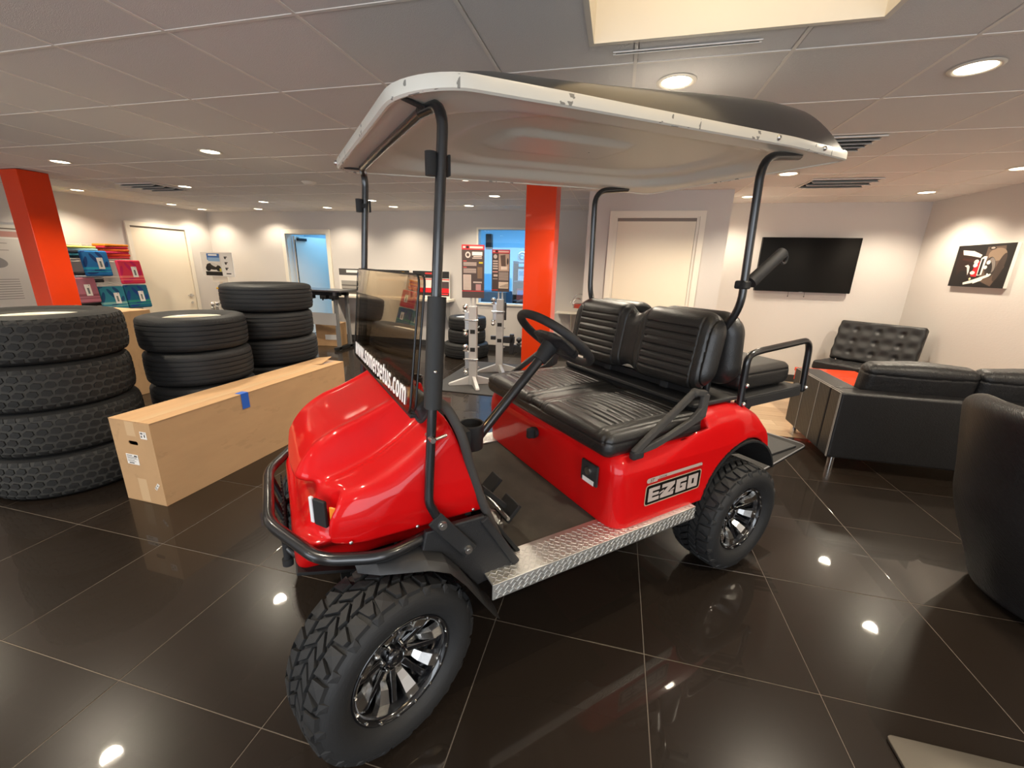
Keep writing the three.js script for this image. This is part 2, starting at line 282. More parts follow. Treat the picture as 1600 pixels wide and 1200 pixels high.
// walls with openings; each is a set of solid blocks with real thickness
const TW = 0.14;
const wl = struct('wall_left', boxAt(XL - TW, XL, 0, CEIL + 0.03, ZB - TW, ZF + TW), M.wall);
const wr = struct('wall_right', boxAt(XR, XR + TW, 0, CEIL + 0.03, ZT, ZF + TW), M.wall);
const DC = { x0: -6.165, x1: -5.275, y1: 1.935 }, WC = { x0: -2.34, x1: -1.28, y0: 0.83, y1: 2.03 };
const CB = { x0: -0.42, x1: 1.142, z: -5.35 };     // closet block with the white door
const wb = struct('wall_back', [boxAt(XL, DC.x0, 0, CEIL + 0.03, ZB - TW, ZB), boxAt(DC.x0, DC.x1, DC.y1, CEIL + 0.03, ZB - TW, ZB), boxAt(DC.x1, WC.x0, 0, CEIL + 0.03, ZB - TW, ZB),
  boxAt(WC.x0, WC.x1, 0, WC.y0, ZB - TW, ZB), boxAt(WC.x0, WC.x1, WC.y1, CEIL + 0.03, ZB - TW, ZB), boxAt(WC.x1, CB.x0 + 0.02, 0, CEIL + 0.03, ZB - TW, ZB)], M.wall);
struct('wall_closet', boxAt(CB.x0, CB.x1, 0, CEIL + 0.02, ZB - TW, CB.z), M.closetWall);
struct('wall_lounge', boxAt(CB.x1, XR + TW, 0, CEIL + 0.02, ZB - TW, ZT), M.wall);
{ // shop front behind the camera: sill, mullions, header
  const xs = [XL, -7.0, -3.4, -1.7, 2.9, XR], gl = [];
  const g = [boxAt(XL - TW, XR + TW, 0, 0.35, ZF, ZF + TW), boxAt(XL - TW, XR + TW, 2.15, CEIL + 0.03, ZF, ZF + TW), boxAt(xs[0] - TW, xs[1], 0.35, 2.15, ZF, ZF + TW), boxAt(xs[2], xs[3], 0.35, 2.15, ZF, ZF + TW), boxAt(xs[4], xs[5] + TW, 0.35, 2.15, ZF, ZF + TW)];
  struct('wall_front', g, M.wall);
  const win = struct('window_1', [boxAt(-5.23, -5.17, 0.35, 2.15, ZF + 0.02, ZF + 0.08), boxAt(0.57, 0.63, 0.35, 2.15, ZF + 0.02, ZF + 0.08)], M.steel);
  const pane = phy({ color: 0xffffff, transmission: 1, thickness: 0, roughness: 0 });
  for (const [a, b] of [[-7.0, -5.23], [-5.17, -3.4], [-1.7, 0.57], [0.63, 2.9]]) mesh('pane', boxAt(a, b, 0.35, 2.15, ZF + 0.047, ZF + 0.053), pane, win);
}
// baseboards
struct('baseboard_back', [boxAt(XL, DC.x0 - 0.09, 0, 0.1, ZB, ZB + 0.012), boxAt(DC.x1 + 0.09, CB.x0, 0, 0.1, ZB, ZB + 0.012)], M.base);
struct('baseboard_closet', [boxAt(CB.x0 - 0.012, -0.165, 0, 0.1, CB.z, CB.z + 0.012), boxAt(0.89, CB.x1 + 0.012, 0, 0.1, CB.z, CB.z + 0.012), boxAt(CB.x0 - 0.012, CB.x0, 0, 0.1, ZB + 0.012, CB.z), boxAt(CB.x1, CB.x1 + 0.012, 0, 0.1, ZT, CB.z)], M.base);
struct('baseboard_lounge', boxAt(CB.x1 + 0.012, XR, 0, 0.1, ZT, ZT + 0.012), M.base);
struct('baseboard_right', boxAt(XR - 0.012, XR, 0, 0.1, ZT + 0.012, ZF), M.base);
struct('baseboard_left', [boxAt(XL, XL + 0.012, 0, 0.1, ZB + 0.012, -6.53), boxAt(XL, XL + 0.012, 0, 0.1, -5.46, ZF)], M.base);
// doors
function lever(parent, x, y, z, s = 1) {
  mesh('door_handle', [new THREE.CylinderGeometry(0.03, 0.03, 0.012, 20).rotateX(Math.PI / 2).translate(x, y, z + 0.006), new THREE.CylinderGeometry(0.011, 0.011, 0.05, 12).rotateX(Math.PI / 2).translate(x, y, z + 0.03), rbox(0.12, 0.018, 0.016, 0.007, x - s * 0.045, y, z + 0.055)], M.chrome, parent);
}
function doorSet(name, w, h, fr, label) {          // door leaf in a frame, standing in the plane z=0, facing +z
  const g = new THREE.Group(); g.name = numbered(name); g.userData = { kind: 'structure', label }; scene.add(g);
  mesh('door_frame', [boxAt(-w / 2 - fr, -w / 2, 0, h + fr, 0.001, 0.032), boxAt(w / 2, w / 2 + fr, 0, h + fr, 0.001, 0.032), boxAt(-w / 2, w / 2, h, h + fr, 0.001, 0.032)], M.white, g);
  return g;
}
{ // white door in the closet block, slab set back under a dark head gap
  const cx = 0.362, w = 0.93, h = 2.045, g = doorSet('door_1', w, h, 0.06, 'plain cream door in a white frame behind the cart seats'); g.position.set(cx, 0, CB.z);
  mesh('door_stop', [boxAt(-w / 2, -w / 2 + 0.03, 0, h, 0.001, 0.014), boxAt(w / 2 - 0.03, w / 2, 0, h, 0.001, 0.014), boxAt(-w / 2 + 0.03, w / 2 - 0.03, h - 0.015, h, 0.001, 0.024)], M.white, g);
  mesh('head_gap', boxAt(-w / 2 + 0.03, w / 2 - 0.03, h - 0.05, h - 0.015, 0.001, 0.003), std({ color: lin(0.25, 0.21, 0.18), roughness: 0.8 }), g);
  mesh('door_leaf', boxAt(-w / 2 + 0.035, w / 2 - 0.035, 0.008, h - 0.05, 0.001, 0.006), M.doorWhite, g);
  lever(g, w / 2 - 0.1, 0.96, 0.006);
}
{ // door in the left wall
  const w = 0.93, h = 1.945, g = doorSet('door_2', w, h, 0.065, 'cream door with a chrome lever beside the shirt rack'); g.position.set(XL, 0, -5.995); g.rotation.y = Math.PI / 2;
  mesh('door_leaf', boxAt(-w / 2 + 0.004, w / 2 - 0.004, 0.008, h - 0.03, 0.001, 0.008), M.doorWhite, g);
  mesh('head_gap', boxAt(-w / 2, w / 2, h - 0.03, h, 0.001, 0.004), std({ color: lin(0.3, 0.26, 0.22), roughness: 0.8 }), g);
  lever(g, w / 2 - 0.09, 0.76, 0.008); mesh('lock', new THREE.CylinderGeometry(0.025, 0.025, 0.015, 16).rotateX(Math.PI / 2).translate(w / 2 - 0.09, 0.62, 0.012), M.chrome, g);
}
{ // doorway in the back wall, its leaf standing open into the blue-lit passage
  const w = DC.x1 - DC.x0, h = DC.y1, g = doorSet('door_3', w, h, 0.075, 'open doorway with white frame to the blue lit passage'); g.position.set((DC.x0 + DC.x1) / 2, 0, ZB);
  mesh('jamb', [boxAt(-w / 2 - 0.02, -w / 2 + 0.012, 0, h, -TW, 0), boxAt(w / 2 - 0.012, w / 2 + 0.02, 0, h, -TW, 0), boxAt(-w / 2, w / 2, h - 0.012, h + 0.02, -TW, 0)], M.white, g);
  const leaf = mesh('door_leaf', boxAt(0, 0.042, 0.01, h - 0.03, -0.85, 0), M.white, g); leaf.position.set(-w / 2 + 0.015, 0, -TW - 0.01); leaf.rotation.y = -0.10;
  mesh('closer', [rbox(0.04, 0.05, 0.22, 0.006, 0.06, h - 0.09, -0.16), bar([0.06, h - 0.06, -0.1], [0.02, h - 0.03, -0.02], 0.015, 0.006)], M.black, leaf);
  mesh('door_edge_gap', boxAt(0.042, 0.052, 0.01, h - 0.1, -0.012, 0), M.black, leaf);
}
// back rooms: passage and office, both lit cold
M.blueWall = std({ color: lin(0.62, 0.70, 0.74), roughness: 0.8 });
function backRoom(x0, x1, z1, name) {
  const z0 = ZB - TW, t = 0.1;
  for (const g of [boxAt(x0 - t, x0, 0, 2.5, z1, z0), boxAt(x1, x1 + t, 0, 2.5, z1, z0), boxAt(x0 - t, x1 + t, 0, 2.5, z1 - t, z1)]) struct(name, g, M.blueWall);
  struct(name.replace('wall', 'ceiling'), boxAt(x0 - t, x1 + t, 2.4, 2.5, z1, z0), M.blueWall); struct(name.replace('wall', 'floor'), boxAt(x0 - t, x1 + t, -0.1, 0, z1, z0), M.blueWall);
}
backRoom(-7.1, -4.6, -8.6, 'wall_passage');
backRoom(-3.6, -0.3, -9.6, 'wall_office');
areaLight(BLUE, 20, 1.6, 0.3, [-5.8, 2.376, -7.75], [-5.8, 0, -7.751]);
areaLight(BLUE, 26, 2.0, 0.5, [-1.9, 2.376, -8.1], [-1.9, 0, -8.101]);
{
  const em = std({ color: 0xffffff, emissive: lin(0.6, 0.85, 1), emissiveIntensity: 2 });
  for (const [x, z, w, d, l] of [[-5.8, -7.75, 1.6, 0.3, 'cold tube light on the ceiling of the passage'], [-1.9, -8.1, 2.0, 0.5, 'cold panel light on the ceiling of the office']]) {
    const t = thing('tube_light', l, 'lamp', [x, 2.394, z]); mesh('housing', rbox(w + 0.04, 0.012, d + 0.04, 0.003, 0, -0.006, 0), M.white, t); mesh('diffuser', box(w, 0.002, d, 0, -0.0125, 0), em, t);
  }
  const g = doorSet('door_4', 0.86, 1.98, 0.06, 'flush door with an overhead closer across the blue passage'); g.position.set(-5.82, 0, -8.6);
  mesh('door_leaf', boxAt(-0.428, 0.428, 0.01, 1.977, 0.001, 0.02), std({ color: lin(0.50, 0.58, 0.62), roughness: 0.6 }), g);
  mesh('closer', [rbox(0.24, 0.05, 0.05, 0.006, -0.14, 1.86, 0.045), bar([-0.05, 1.9, 0.05], [0.12, 1.94, 0.14], 0.02, 0.008), bar([0.12, 1.94, 0.14], [-0.1, 1.965, 0.03], 0.02, 0.008)], M.steel, g);
  // office window frame and glass
  const w = struct('window_2', [boxAt(WC.x0 - 0.03, WC.x0, WC.y0 - 0.03, WC.y1 + 0.03, ZB - 0.005, ZB + 0.015), boxAt(WC.x1, WC.x1 + 0.03, WC.y0 - 0.03, WC.y1 + 0.03, ZB - 0.005, ZB + 0.015), boxAt(WC.x0, WC.x1, WC.y1, WC.y1 + 0.03, ZB - 0.005, ZB + 0.015), boxAt(WC.x0 - 0.04, WC.x1 + 0.04, WC.y0 - 0.03, WC.y0, ZB - 0.005, ZB + 0.03)], M.white);
  mesh('pane', boxAt(WC.x0, WC.x1, WC.y0, WC.y1, ZB - 0.073, ZB - 0.067), phy({ color: lin(0.9, 0.97, 1), transmission: 1, thickness: 0, roughness: 0.0 }), w);
}
// ---------------------------------------------------------------- ceiling fittings
const emLamp = std({ color: 0xffffff, emissive: lin(1, 0.86, 0.62), emissiveIntensity: 9, roughness: 0.4 });
const ringGeo = lathe([[0.066, 0.010], [0.068, -0.002], [0.078, -0.006], [0.088, -0.004], [0.091, 0.0]], 32), lensGeo = new THREE.CylinderGeometry(0.067, 0.067, 0.003, 28);
function downlight(x, z, label, group, cd = LAMP_CD) {
  const t = thing('downlight', label, 'ceiling lamp', [x, CEIL - 0.003, z], 0, group);
  mesh('trim_ring', ringGeo, M.white, t); mesh('lens', lensGeo, emLamp, t).position.y = 0.0;
  const s = new THREE.SpotLight(LAMP, cd, 0, 1.2, 0.42, 2); s.position.set(0, -0.012, 0); s.target.position.set(0, -1, 0); s.castShadow = true; s.shadow.radius = 3; s.name = 'lamp_light'; t.add(s); t.add(s.target); s.target.name = 'lamp_target';
}
const GL = 'recessed downlights in the white panel ceiling';
downlight(0.181, -2.40, 'recessed warm downlight glowing above the cart roof', null);
downlight(1.39, -2.47, 'large bright recessed downlight near the light well', null);
for (const [x, z] of [[-7.48, -1.6], [-5.4, -1.6], [-3.5, -1.5], [3.07, -2.5], [3.07, -0.6], [1.39, -0.4], [-1.65, -0.6], [-3.5, 0.5], [-5.4, 0.5], [-1.6, 1.6], [1.39, 1.6]]) downlight(x, z, 'round recessed downlight over the front of the showroom', GL);
const DL = 'round recessed downlight ';
for (const [x, z, l, cd] of [[-1.65, -3.1, 'ahead of the orange pillar, hidden by the cart roof'], [-1.65, -4.5, 'between the orange pillar and the display mat'], [-5.37, -3.25, 'beside the orange pillar near the shirt rack'], [-3.44, -3.15, 'above the tallest tyre stack'], [-7.44, -4.62, 'above the shirt rack', 7], [-5.44, -4.54, 'next to the slatted square ceiling vent'],
  [-7.52, -5.98, 'in front of the cream door with a lever', 5.5], [-7.6, -6.6, 'in the corner above the hitch rack', 5], [-5.48, -5.82, 'above the dark topped bench'], [-4.84, -6.49, 'washing the wall between doorway and product boards', 5.5], [-6.35, -6.6, 'washing the wall beside the passage doorway', 5], [-3.59, -5.81, 'between the round ceiling speaker and the counter'], [-3.59, -6.44, 'washing the wall above the counter', 5.5], [-2.30, -6.40, 'washing the wall by the office window', 5.5], [-1.65, -5.56, 'over the smaller hitch display sign']]) downlight(x, z, DL + l, GL, cd);
downlight(0.36, -4.35, 'recessed downlight over the cream closet door', null, 10);
downlight(-0.215, -3.47, 'recessed downlight hidden above the middle of the cart roof', null);
downlight(1.394, -4.57, 'recessed downlight just behind the rear edge of the cart roof', 'lounge downlights', 10); downlight(1.406, -5.83, 'recessed downlight between the closet wall and the television', 'lounge downlights', 8);
downlight(3.07, -5.67, 'recessed downlight in the lounge corner above the tufted chair', 'corner downlights'); downlight(3.06, -4.55, 'recessed downlight over the sofa beside the car picture', 'corner downlights');
tag(mesh('ceiling_speaker', lathe([[0.0, -0.03], [0.045, -0.03], [0.058, -0.02], [0.075, -0.006], [0.08, 0.0]], 28), M.white), 'round unlit white speaker cover on the ceiling', 'ceiling speaker').position.set(-3.53, CEIL - 0.003, -4.45);
function vent(x, z, w, d, n, label, turn = 0) {
  const t = thing('ceiling_vent', label, 'air vent', [x, CEIL - 0.004, z], turn);
  mesh('backing', box(w, 0.002, d, 0, 0.0, 0), M.black, t);
  mesh('frame', [box(w + 0.03, 0.008, 0.018, 0, -0.004, d / 2), box(w + 0.03, 0.008, 0.018, 0, -0.004, -d / 2), box(0.018, 0.008, d, w / 2, -0.004, 0), box(0.018, 0.008, d, -w / 2, -0.004, 0)], M.tbar, t);
  const sg = box(w - 0.02, 0.003, d / n * 0.62).rotateX(0.5);
  for (let i = 0; i < n; i++) mesh('slat', sg, M.tbar, t).position.set(0, -0.008, -d / 2 + (i + 0.5) * d / n);
}
vent(-5.93, -4.53, 0.56, 0.5, 4, 'slatted square ceiling vent between the downlights over the tyres');
vent(1.98, -5.05, 0.56, 0.42, 3, 'dark slotted ceiling vent in front of the television');
vent(1.35, -3.62, 0.42, 0.36, 4, 'dark ceiling vent partly hidden by the rear corner of cart roof');
{ const t = thing('slot_diffuser', 'long narrow black air slot beside the ceiling light well', 'air vent', [0.173, CEIL - 0.004, -2.066]); mesh('slot', box(0.54, 0.002, 0.014), M.black, t); mesh('frame', [box(0.56, 0.004, 0.006, 0, -0.002, 0.01), box(0.56, 0.004, 0.006, 0, -0.002, -0.01)], M.tbar, t); }
// ---------------------------------------------------------------- orange pillars
function pillar(x, z, w, label) {
  const t = thing('orange_pillar', label, 'pillar', [x, 0, z]);
  mesh('shaft', rbox(w, CEIL - 0.006, w, 0.006, 0, (CEIL - 0.006) / 2, 0, 1), M.orange, t);
  mesh('skirting', [boxAt(-w / 2 - 0.01, w / 2 + 0.01, 0, 0.1, w / 2, w / 2 + 0.01), boxAt(-w / 2 - 0.01, w / 2 + 0.01, 0, 0.1, -w / 2 - 0.01, -w / 2), boxAt(w / 2, w / 2 + 0.01, 0, 0.1, -w / 2, w / 2), boxAt(-w / 2 - 0.01, -w / 2, 0, 0.1, -w / 2, w / 2)], M.base, t);
}
pillar(-6.44, -3.545, 0.27, 'glossy orange square pillar beside the shirt rack');
pillar(-0.765, -4.24, 0.285, 'glossy orange square pillar behind the steering wheel');
// ---------------------------------------------------------------- golf cart (x forward, y up, z to its right side)
const cart = thing('golf_cart', 'red lifted golf cart with white edged roof and black seats', 'golf cart', [0.272, 0, -2.466], Math.atan2(-0.690, -0.724));
const part = (name, parent = cart) => { const g = new THREE.Group(); g.name = name; parent.add(g); return g; };
// --- tyres: carcass turned on a lathe, tread blocks laid on its crown
function tyreProfile(R, W, rim) {                   // (radius, w) half section list from bead to bead
  const h = W / 2;
  return [[rim, -h * 0.74], [rim + 0.012, -h * 0.86], [rim + (R - rim) * 0.3, -h * 1.0], [rim + (R - rim) * 0.52, -h * 1.05], [rim + (R - rim) * 0.72, -h * 1.02], [R * 0.945, -h * 0.93], [R * 0.975, -h * 0.8], [R * 0.99, -h * 0.5], [R * 0.994, 0],
    [R * 0.99, h * 0.5], [R * 0.975, h * 0.8], [R * 0.945, h * 0.93], [rim + (R - rim) * 0.72, h * 1.02], [rim + (R - rim) * 0.52, h * 1.05], [rim + (R - rim) * 0.3, h * 1.0], [rim + 0.012, h * 0.86], [rim, h * 0.74]];
}
function crown(R, W, w) { const t = Math.abs(w) / (W / 2); return t < 0.5 ? R * (0.994 - 0.004 * t * 2) : t < 0.8 ? R * (0.99 - 0.015 * (t - 0.5) / 0.3) : t < 0.93 ? R * (0.975 - 0.03 * (t - 0.8) / 0.13) : R * (0.945 - 0.11 * (t - 0.93) / 0.09); }
function treadBlock(poly, R, W, h, a0) {            // poly of [arc length, w]; raised block following the crown, axis = Y
  const P = [], I = [], n = poly.length, c = poly.reduce((s, p) => [s[0] + p[0] / n, s[1] + p[1] / n], [0, 0]);
  const at = (s, w, up, k) => { const ss = c[0] + (s - c[0]) * k, ww = c[1] + (w - c[1]) * k, r = crown(R, W, ww) + up, a = a0 + ss / R; P.push(r * Math.cos(a), ww, r * Math.sin(a)); };
  for (const [s, w] of poly) at(s, w, -0.004, 1.0); for (const [s, w] of poly) at(s, w, h, 0.9); at(c[0], c[1], h, 1);
  let ar = 0; for (let i = 0; i < n; i++) { const q = poly[(i + 1) % n]; ar += poly[i][0] * q[1] - q[0] * poly[i][1]; }
  for (let i = 0; i < n; i++) { const j = (i + 1) % n; if (ar > 0) I.push(i, n + i, j, j, n + i, n + j, n + i, 2 * n, n + j); else I.push(i, j, n + i, j, n + j, n + i, n + i, n + j, 2 * n); }
  const g = new THREE.BufferGeometry(); g.setAttribute('position', new THREE.Float32BufferAttribute(P, 3)); g.setIndex(I); const f = g.toNonIndexed(); f.computeVertexNormals(); return clean(f);
}
function treadRing(R, W, h, n, polys) { const o = []; for (let i = 0; i < n; i++) for (const [p, off] of polys) o.push(treadBlock(p, R, W, h, (i + (off || 0)) / n * Math.PI * 2)); return merge(o); }
const flipW = (p) => p.map(([s, w]) => [s, -w]);
function splineLathe(pts, n, per = 3) { const c = new THREE.SplineCurve(pts.map(p => new THREE.Vector2(p[0], p[1]))); return new THREE.LatheGeometry(c.getPoints(pts.length * per), n); }
const CR = 0.279, CW = 0.225, CRIM = 0.160;
const carTyreGeo = splineLathe(tyreProfile(CR - 0.012, CW, CRIM), 72);
let carTreadGeo; {
  const p = 2 * Math.PI * CR / 20, q = (pts) => pts.map(([s, w]) => [s * p, w]);
  const A = q([[0.02, 0.003], [0.40, 0.003], [0.78, 0.042], [0.40, 0.042]]), B = q([[0.50, 0.003], [0.86, 0.003], [1.2, 0.036], [0.9, 0.042]]);
  const C = q([[0.02, 0.05], [0.52, 0.046], [0.40, 0.088], [0.22, 0.092]]), D = q([[0.60, 0.05], [0.95, 0.05], [1.05, 0.102], [0.52, 0.102]]), E = q([[0.04, 0.099], [0.42, 0.099], [0.36, 0.112], [0.1, 0.112]]);
  carTreadGeo = treadRing(CR - 0.012, CW, 0.013, 20, [[A], [B], [flipW(A), 0.45], [flipW(B), 0.45], [C], [D], [flipW(C), 0.45], [flipW(D), 0.45], [E], [flipW(E), 0.45]]);
}
const rimBlack = phy({ color: lin(0.006, 0.006, 0.007), roughness: 0.15, clearcoat: 1, clearcoatRoughness: 0.05 });
const rimSilver = std({ color: lin(0.78, 0.77, 0.75), metalness: 1, roughness: 0.22 });
// rim: axis Y, outer face towards -Y (turned into place afterwards)
const rimBarrel = lathe([[0.166, -0.086], [0.168, -0.094], [0.161, -0.097], [0.152, -0.092], [0.147, -0.078], [0.142, -0.03], [0.138, 0.06], [0.155, 0.09], [0.164, 0.092]], 56);
const rimDisc = lathe([[0.0, -0.006], [0.055, -0.008], [0.09, -0.02], [0.138, -0.012], [0.139, 0.0], [0.0, 0.004]], 40);
const spokeGeo = (() => {                            // machined blade: wide near the lip, dropping towards the hub
  const s = [[0.050, -0.026, 0.009], [0.078, -0.030, 0.011], [0.092, -0.052, 0.0145], [0.120, -0.076, 0.0185], [0.149, -0.082, 0.020]], P = [], I = [];
  for (const [r, y, w] of s) P.push(r, y, -w, r, y, w, r, y + 0.018, -w * 1.25, r, y + 0.018, w * 1.25);
  for (let i = 0; i < s.length - 1; i++) { const a = i * 4, b = a + 4; I.push(a, b, a + 1, a + 1, b, b + 1, a, a + 2, b, b, a + 2, b + 2, a + 1, b + 1, a + 3, b + 1, b + 3, a + 3); }
  const e = (s.length - 1) * 4; I.push(e, e + 2, e + 1, e + 1, e + 2, e + 3);
  const g = new THREE.BufferGeometry(); g.setAttribute('position', new THREE.Float32BufferAttribute(P, 3)); g.setIndex(I); const f = g.toNonIndexed(); f.computeVertexNormals(); return clean(f);
})();
function makeWheel(x, z, steer, roll) {
  const w = part('wheel'); w.position.set(x, CR, z); w.rotation.order = 'YXZ'; w.rotation.y = steer; const s = z < 0 ? 1 : -1;
  const inner = (name, geo, mat) => { const m = mesh(name, geo, mat, w); m.rotation.set(s * Math.PI / 2, 0, 0); m.rotation.order = 'XYZ'; return m; };
  // rotation about X by +90deg takes -Y (outer face) to -Z
  inner('tyre', carTyreGeo, M.rubber); const tr = inner('tread', carTreadGeo, M.rubber); tr.rotateY(roll);
  inner('rim_barrel', rimBarrel, rimBlack); inner('rim_disc', rimDisc, rimBlack);
  for (let i = 0; i < 8; i++) { const m = inner('spoke', spokeGeo, rimSilver); m.rotateY(roll + i * Math.PI / 4); const b = inner('spoke_rib', SPR, rimBlack); b.rotateY(roll + (i + 0.5) * Math.PI / 4); }
  inner('centre_cap', [lathe([[0.0, -0.052], [0.018, -0.052], [0.027, -0.047], [0.032, -0.036], [0.034, -0.008]], 24), lathe([[0.034, -0.02], [0.046, -0.026], [0.05, -0.018], [0.05, -0.006]], 24)], rimBlack);
  for (let i = 0; i < 6; i++) inner('lug_nut', LUG, M.chrome).rotateY(i * Math.PI / 3 + 0.2);
  for (let i = 0; i < 16; i++) { const a = (i + 0.5) * Math.PI / 8, b = inner('rim_bolt', RBOLT, M.chrome); b.rotateY(a); }
  return w;
}
const LUG = new THREE.CylinderGeometry(0.008, 0.007, 0.016, 6).translate(0.04, -0.034, 0);
const RBOLT = new THREE.CylinderGeometry(0.004, 0.004, 0.006, 6).translate(0.157, -0.097, 0);
const SPR = bar([0.045, -0.028, 0], [0.146, -0.055, 0], 0.02, 0.014, 0.004);
makeWheel(0, -0.525, 0, 0.15); makeWheel(0, 0.525, 0, 0.4);
makeWheel(1.705, -0.525, 0.29, 0.55); makeWheel(1.705, 0.505, 0.29, 0.2);
// --- chassis
{
  const c = part('chassis');
  mesh('frame_rails', [box(1.9, 0.07, 0.06, 0.85, 0.375, -0.28), box(1.9, 0.07, 0.06, 0.85, 0.375, 0.28), box(0.06, 0.06, 0.56, 0.1, 0.37, 0), box(0.06, 0.06, 0.56, 1.55, 0.37, 0)], M.black, c);
  mesh('rear_axle', [rod([0, 0.285, -0.46], [0, 0.285, 0.46], 0.035, 14), new THREE.SphereGeometry(0.09, 16, 12).translate(0, 0.285, 0.05)], M.black, c);
  mesh('front_axle', [rod([1.69, 0.285, -0.42], [1.69, 0.285, 0.42], 0.028, 12), bar([1.69, 0.29, -0.40], [1.69, 0.42, -0.26], 0.05, 0.03), bar([1.69, 0.29, 0.40], [1.69, 0.42, 0.26], 0.05, 0.03)], M.black, c);
  for (const z of [-0.33, 0.33]) mesh('leaf_spring', [bar([-0.32, 0.36, z], [0, 0.30, z], 0.045, 0.014), bar([0, 0.30, z], [0.32, 0.37, z], 0.045, 0.014)], M.black, c);
  mesh('motor', new THREE.CylinderGeometry(0.09, 0.09, 0.25, 20).rotateX(Math.PI / 2).translate(0.16, 0.33, 0.02), M.black, c);
  mesh('shock_absorber', [rod([-0.05, 0.3, -0.3], [-0.1, 0.6, -0.22], 0.022, 10), rod([-0.05, 0.3, 0.3], [-0.1, 0.6, 0.22], 0.022, 10)], M.black, c);
}
// --- front cowl
{
  const hood = [[1.34, 1.06], [1.50, 1.045], [1.58, 1.0], [1.68, 0.955], [1.78, 0.915], [1.86, 0.865], [1.92, 0.80], [2.0, 0.7]];
  const fend = [[1.34, 1.06], [1.45, 1.035], [1.55, 0.955], [1.65, 0.89], [1.75, 0.845], [1.84, 0.80], [1.92, 0.73], [2.0, 0.62]];
  const hoodY = curveOf(hood), fendY = curveOf(fend);
  const cowl = (x, y, z) => {
    const a = Math.abs(z), hc = hoodY(x), hf = fendY(x), t = sst(0.20, 0.31, a);
    let top = hc - 0.10 * a * a + (hf - hc) * t; top -= 0.018 * Math.exp(-(((a - 0.315) / 0.03) ** 2)) * sst(1.9, 1.7, x); top += 0.02 * Math.exp(-(((a - 0.235) / 0.03) ** 2)) * sst(1.92, 1.75, x);
    const nose = 1.93 - 3.0 * Math.max(0, a - 0.27) ** 2 - 0.30 * Math.max(0, y - 0.70) ** 1.5;
    const wide = 0.505 - 0.10 * Math.max(0, y - 0.80) - 0.5 * Math.max(0, x - 1.72) ** 2 - 0.02 * sst(0.75, 0.65, y);
    const bot = 0.50 + 0.15 * sst(0.30, 0.43, a);
    const back = (1.352 + 0.125 * clamp((y - 0.655) / 0.36)) - x;
    let d = smax((y - top) * 0.85, (x - nose) * 0.92, 0.085); d = smax(d, (a - wide) * 0.97, 0.07); d = smax(d, bot - y, 0.03); d = smax(d, back * 0.94, 0.008);
    // long scooped mouth across the nose that holds the headlamps
    const yl = 0.672 + 0.05 * sst(0.0, 0.42, a), s = sdRect(y - yl, a - 0, 0.075, 0.43, 0.04), deep = (nose - 0.03 - 0.05 * sst(0.60, 0.76, y)) - x;
    d = smax(d, -smax(s, deep, 0.02), 0.028);
    return d;
  };
  const c = part('front_cowl');
  mesh('cowl_shell', implicit(cowl, [1.32, 0.47, -0.535], [2.0, 1.09, 0.535], 0.0095), M.red, c);
  for (const s of [-1, 1]) {
    const h = mesh('headlamp', [rbox(0.012, 0.088, 0.05, 0.004)], M.black, c); h.position.set(1.846, 0.730, s * 0.378); h.rotation.y = -s * 0.6;
    const l = mesh('headlamp_lens', rbox(0.01, 0.088, 0.014, 0.003), phy({ color: lin(0.8, 0.8, 0.8), roughness: 0.15, clearcoat: 1 }), c); l.position.set(1.866, 0.730, s * 0.346); l.rotation.y = -s * 0.6;
    const ind = mesh('indicator', rbox(0.006, 0.05, 0.022, 0.003), std({ color: lin(0.8, 0.25, 0.02), roughness: 0.2 }), c); ind.position.set(1.815, 0.735, s * 0.415); ind.rotation.y = -s * 0.8;
    // rivets along the lower edge
    for (const [x, y] of [[1.78, 0.672], [1.585, 0.668], [1.395, 0.672]]) mesh('rivet', new THREE.SphereGeometry(0.006, 10, 6).scale(1, 1, 0.5).translate(x, y, s * (0.489 - (x > 1.7 ? 0.006 : 0))), M.steel, c);
  }
}
// --- cowl rear edge trim, dash, cup holder
{
  const d = part('dash');
  const edge = (z) => [[1.50, 1.055, z * 0.80], [1.475, 1.035, z * 0.93], [1.445, 0.965, z], [1.405, 0.82, z], [1.36, 0.68, z], [1.30, 0.53, z], [1.255, 0.43, z]];
  for (const s of [-1, 1]) mesh('edge_trim', new THREE.TubeGeometry(new THREE.CatmullRomCurve3(edge(s * 0.5).map(p => V(...p))), 40, 0.015, 8), M.trimGrey, d);
  mesh('dash_top', implicit((x, y, z) => smax(sdPoly([[1.505, 1.05], [1.545, 1.02], [1.48, 0.80], [1.44, 0.72], [1.41, 0.74], [1.42, 0.90], [1.455, 1.01]], x, y), Math.abs(z) - 0.37, 0.02), [1.33, 0.66, -0.52], [1.58, 1.1, 0.52], 0.014), M.blackPlastic, d);
  for (const z of [-0.36, 0.33]) mesh('cup_holder', lathe([[0.0, -0.085], [0.034, -0.085], [0.038, 0.0], [0.045, 0.004], [0.046, -0.004], [0.041, -0.09], [0.0, -0.09]], 24).translate(1.345, 0.925, z), M.blackPlastic, d);
  mesh('toe_board', [bar([1.20, 0.425, 0], [1.40, 0.72, 0], 0.96, 0.015), box(0.02, 0.3, 0.96, 1.41, 0.80, 0)], M.black, d);
}
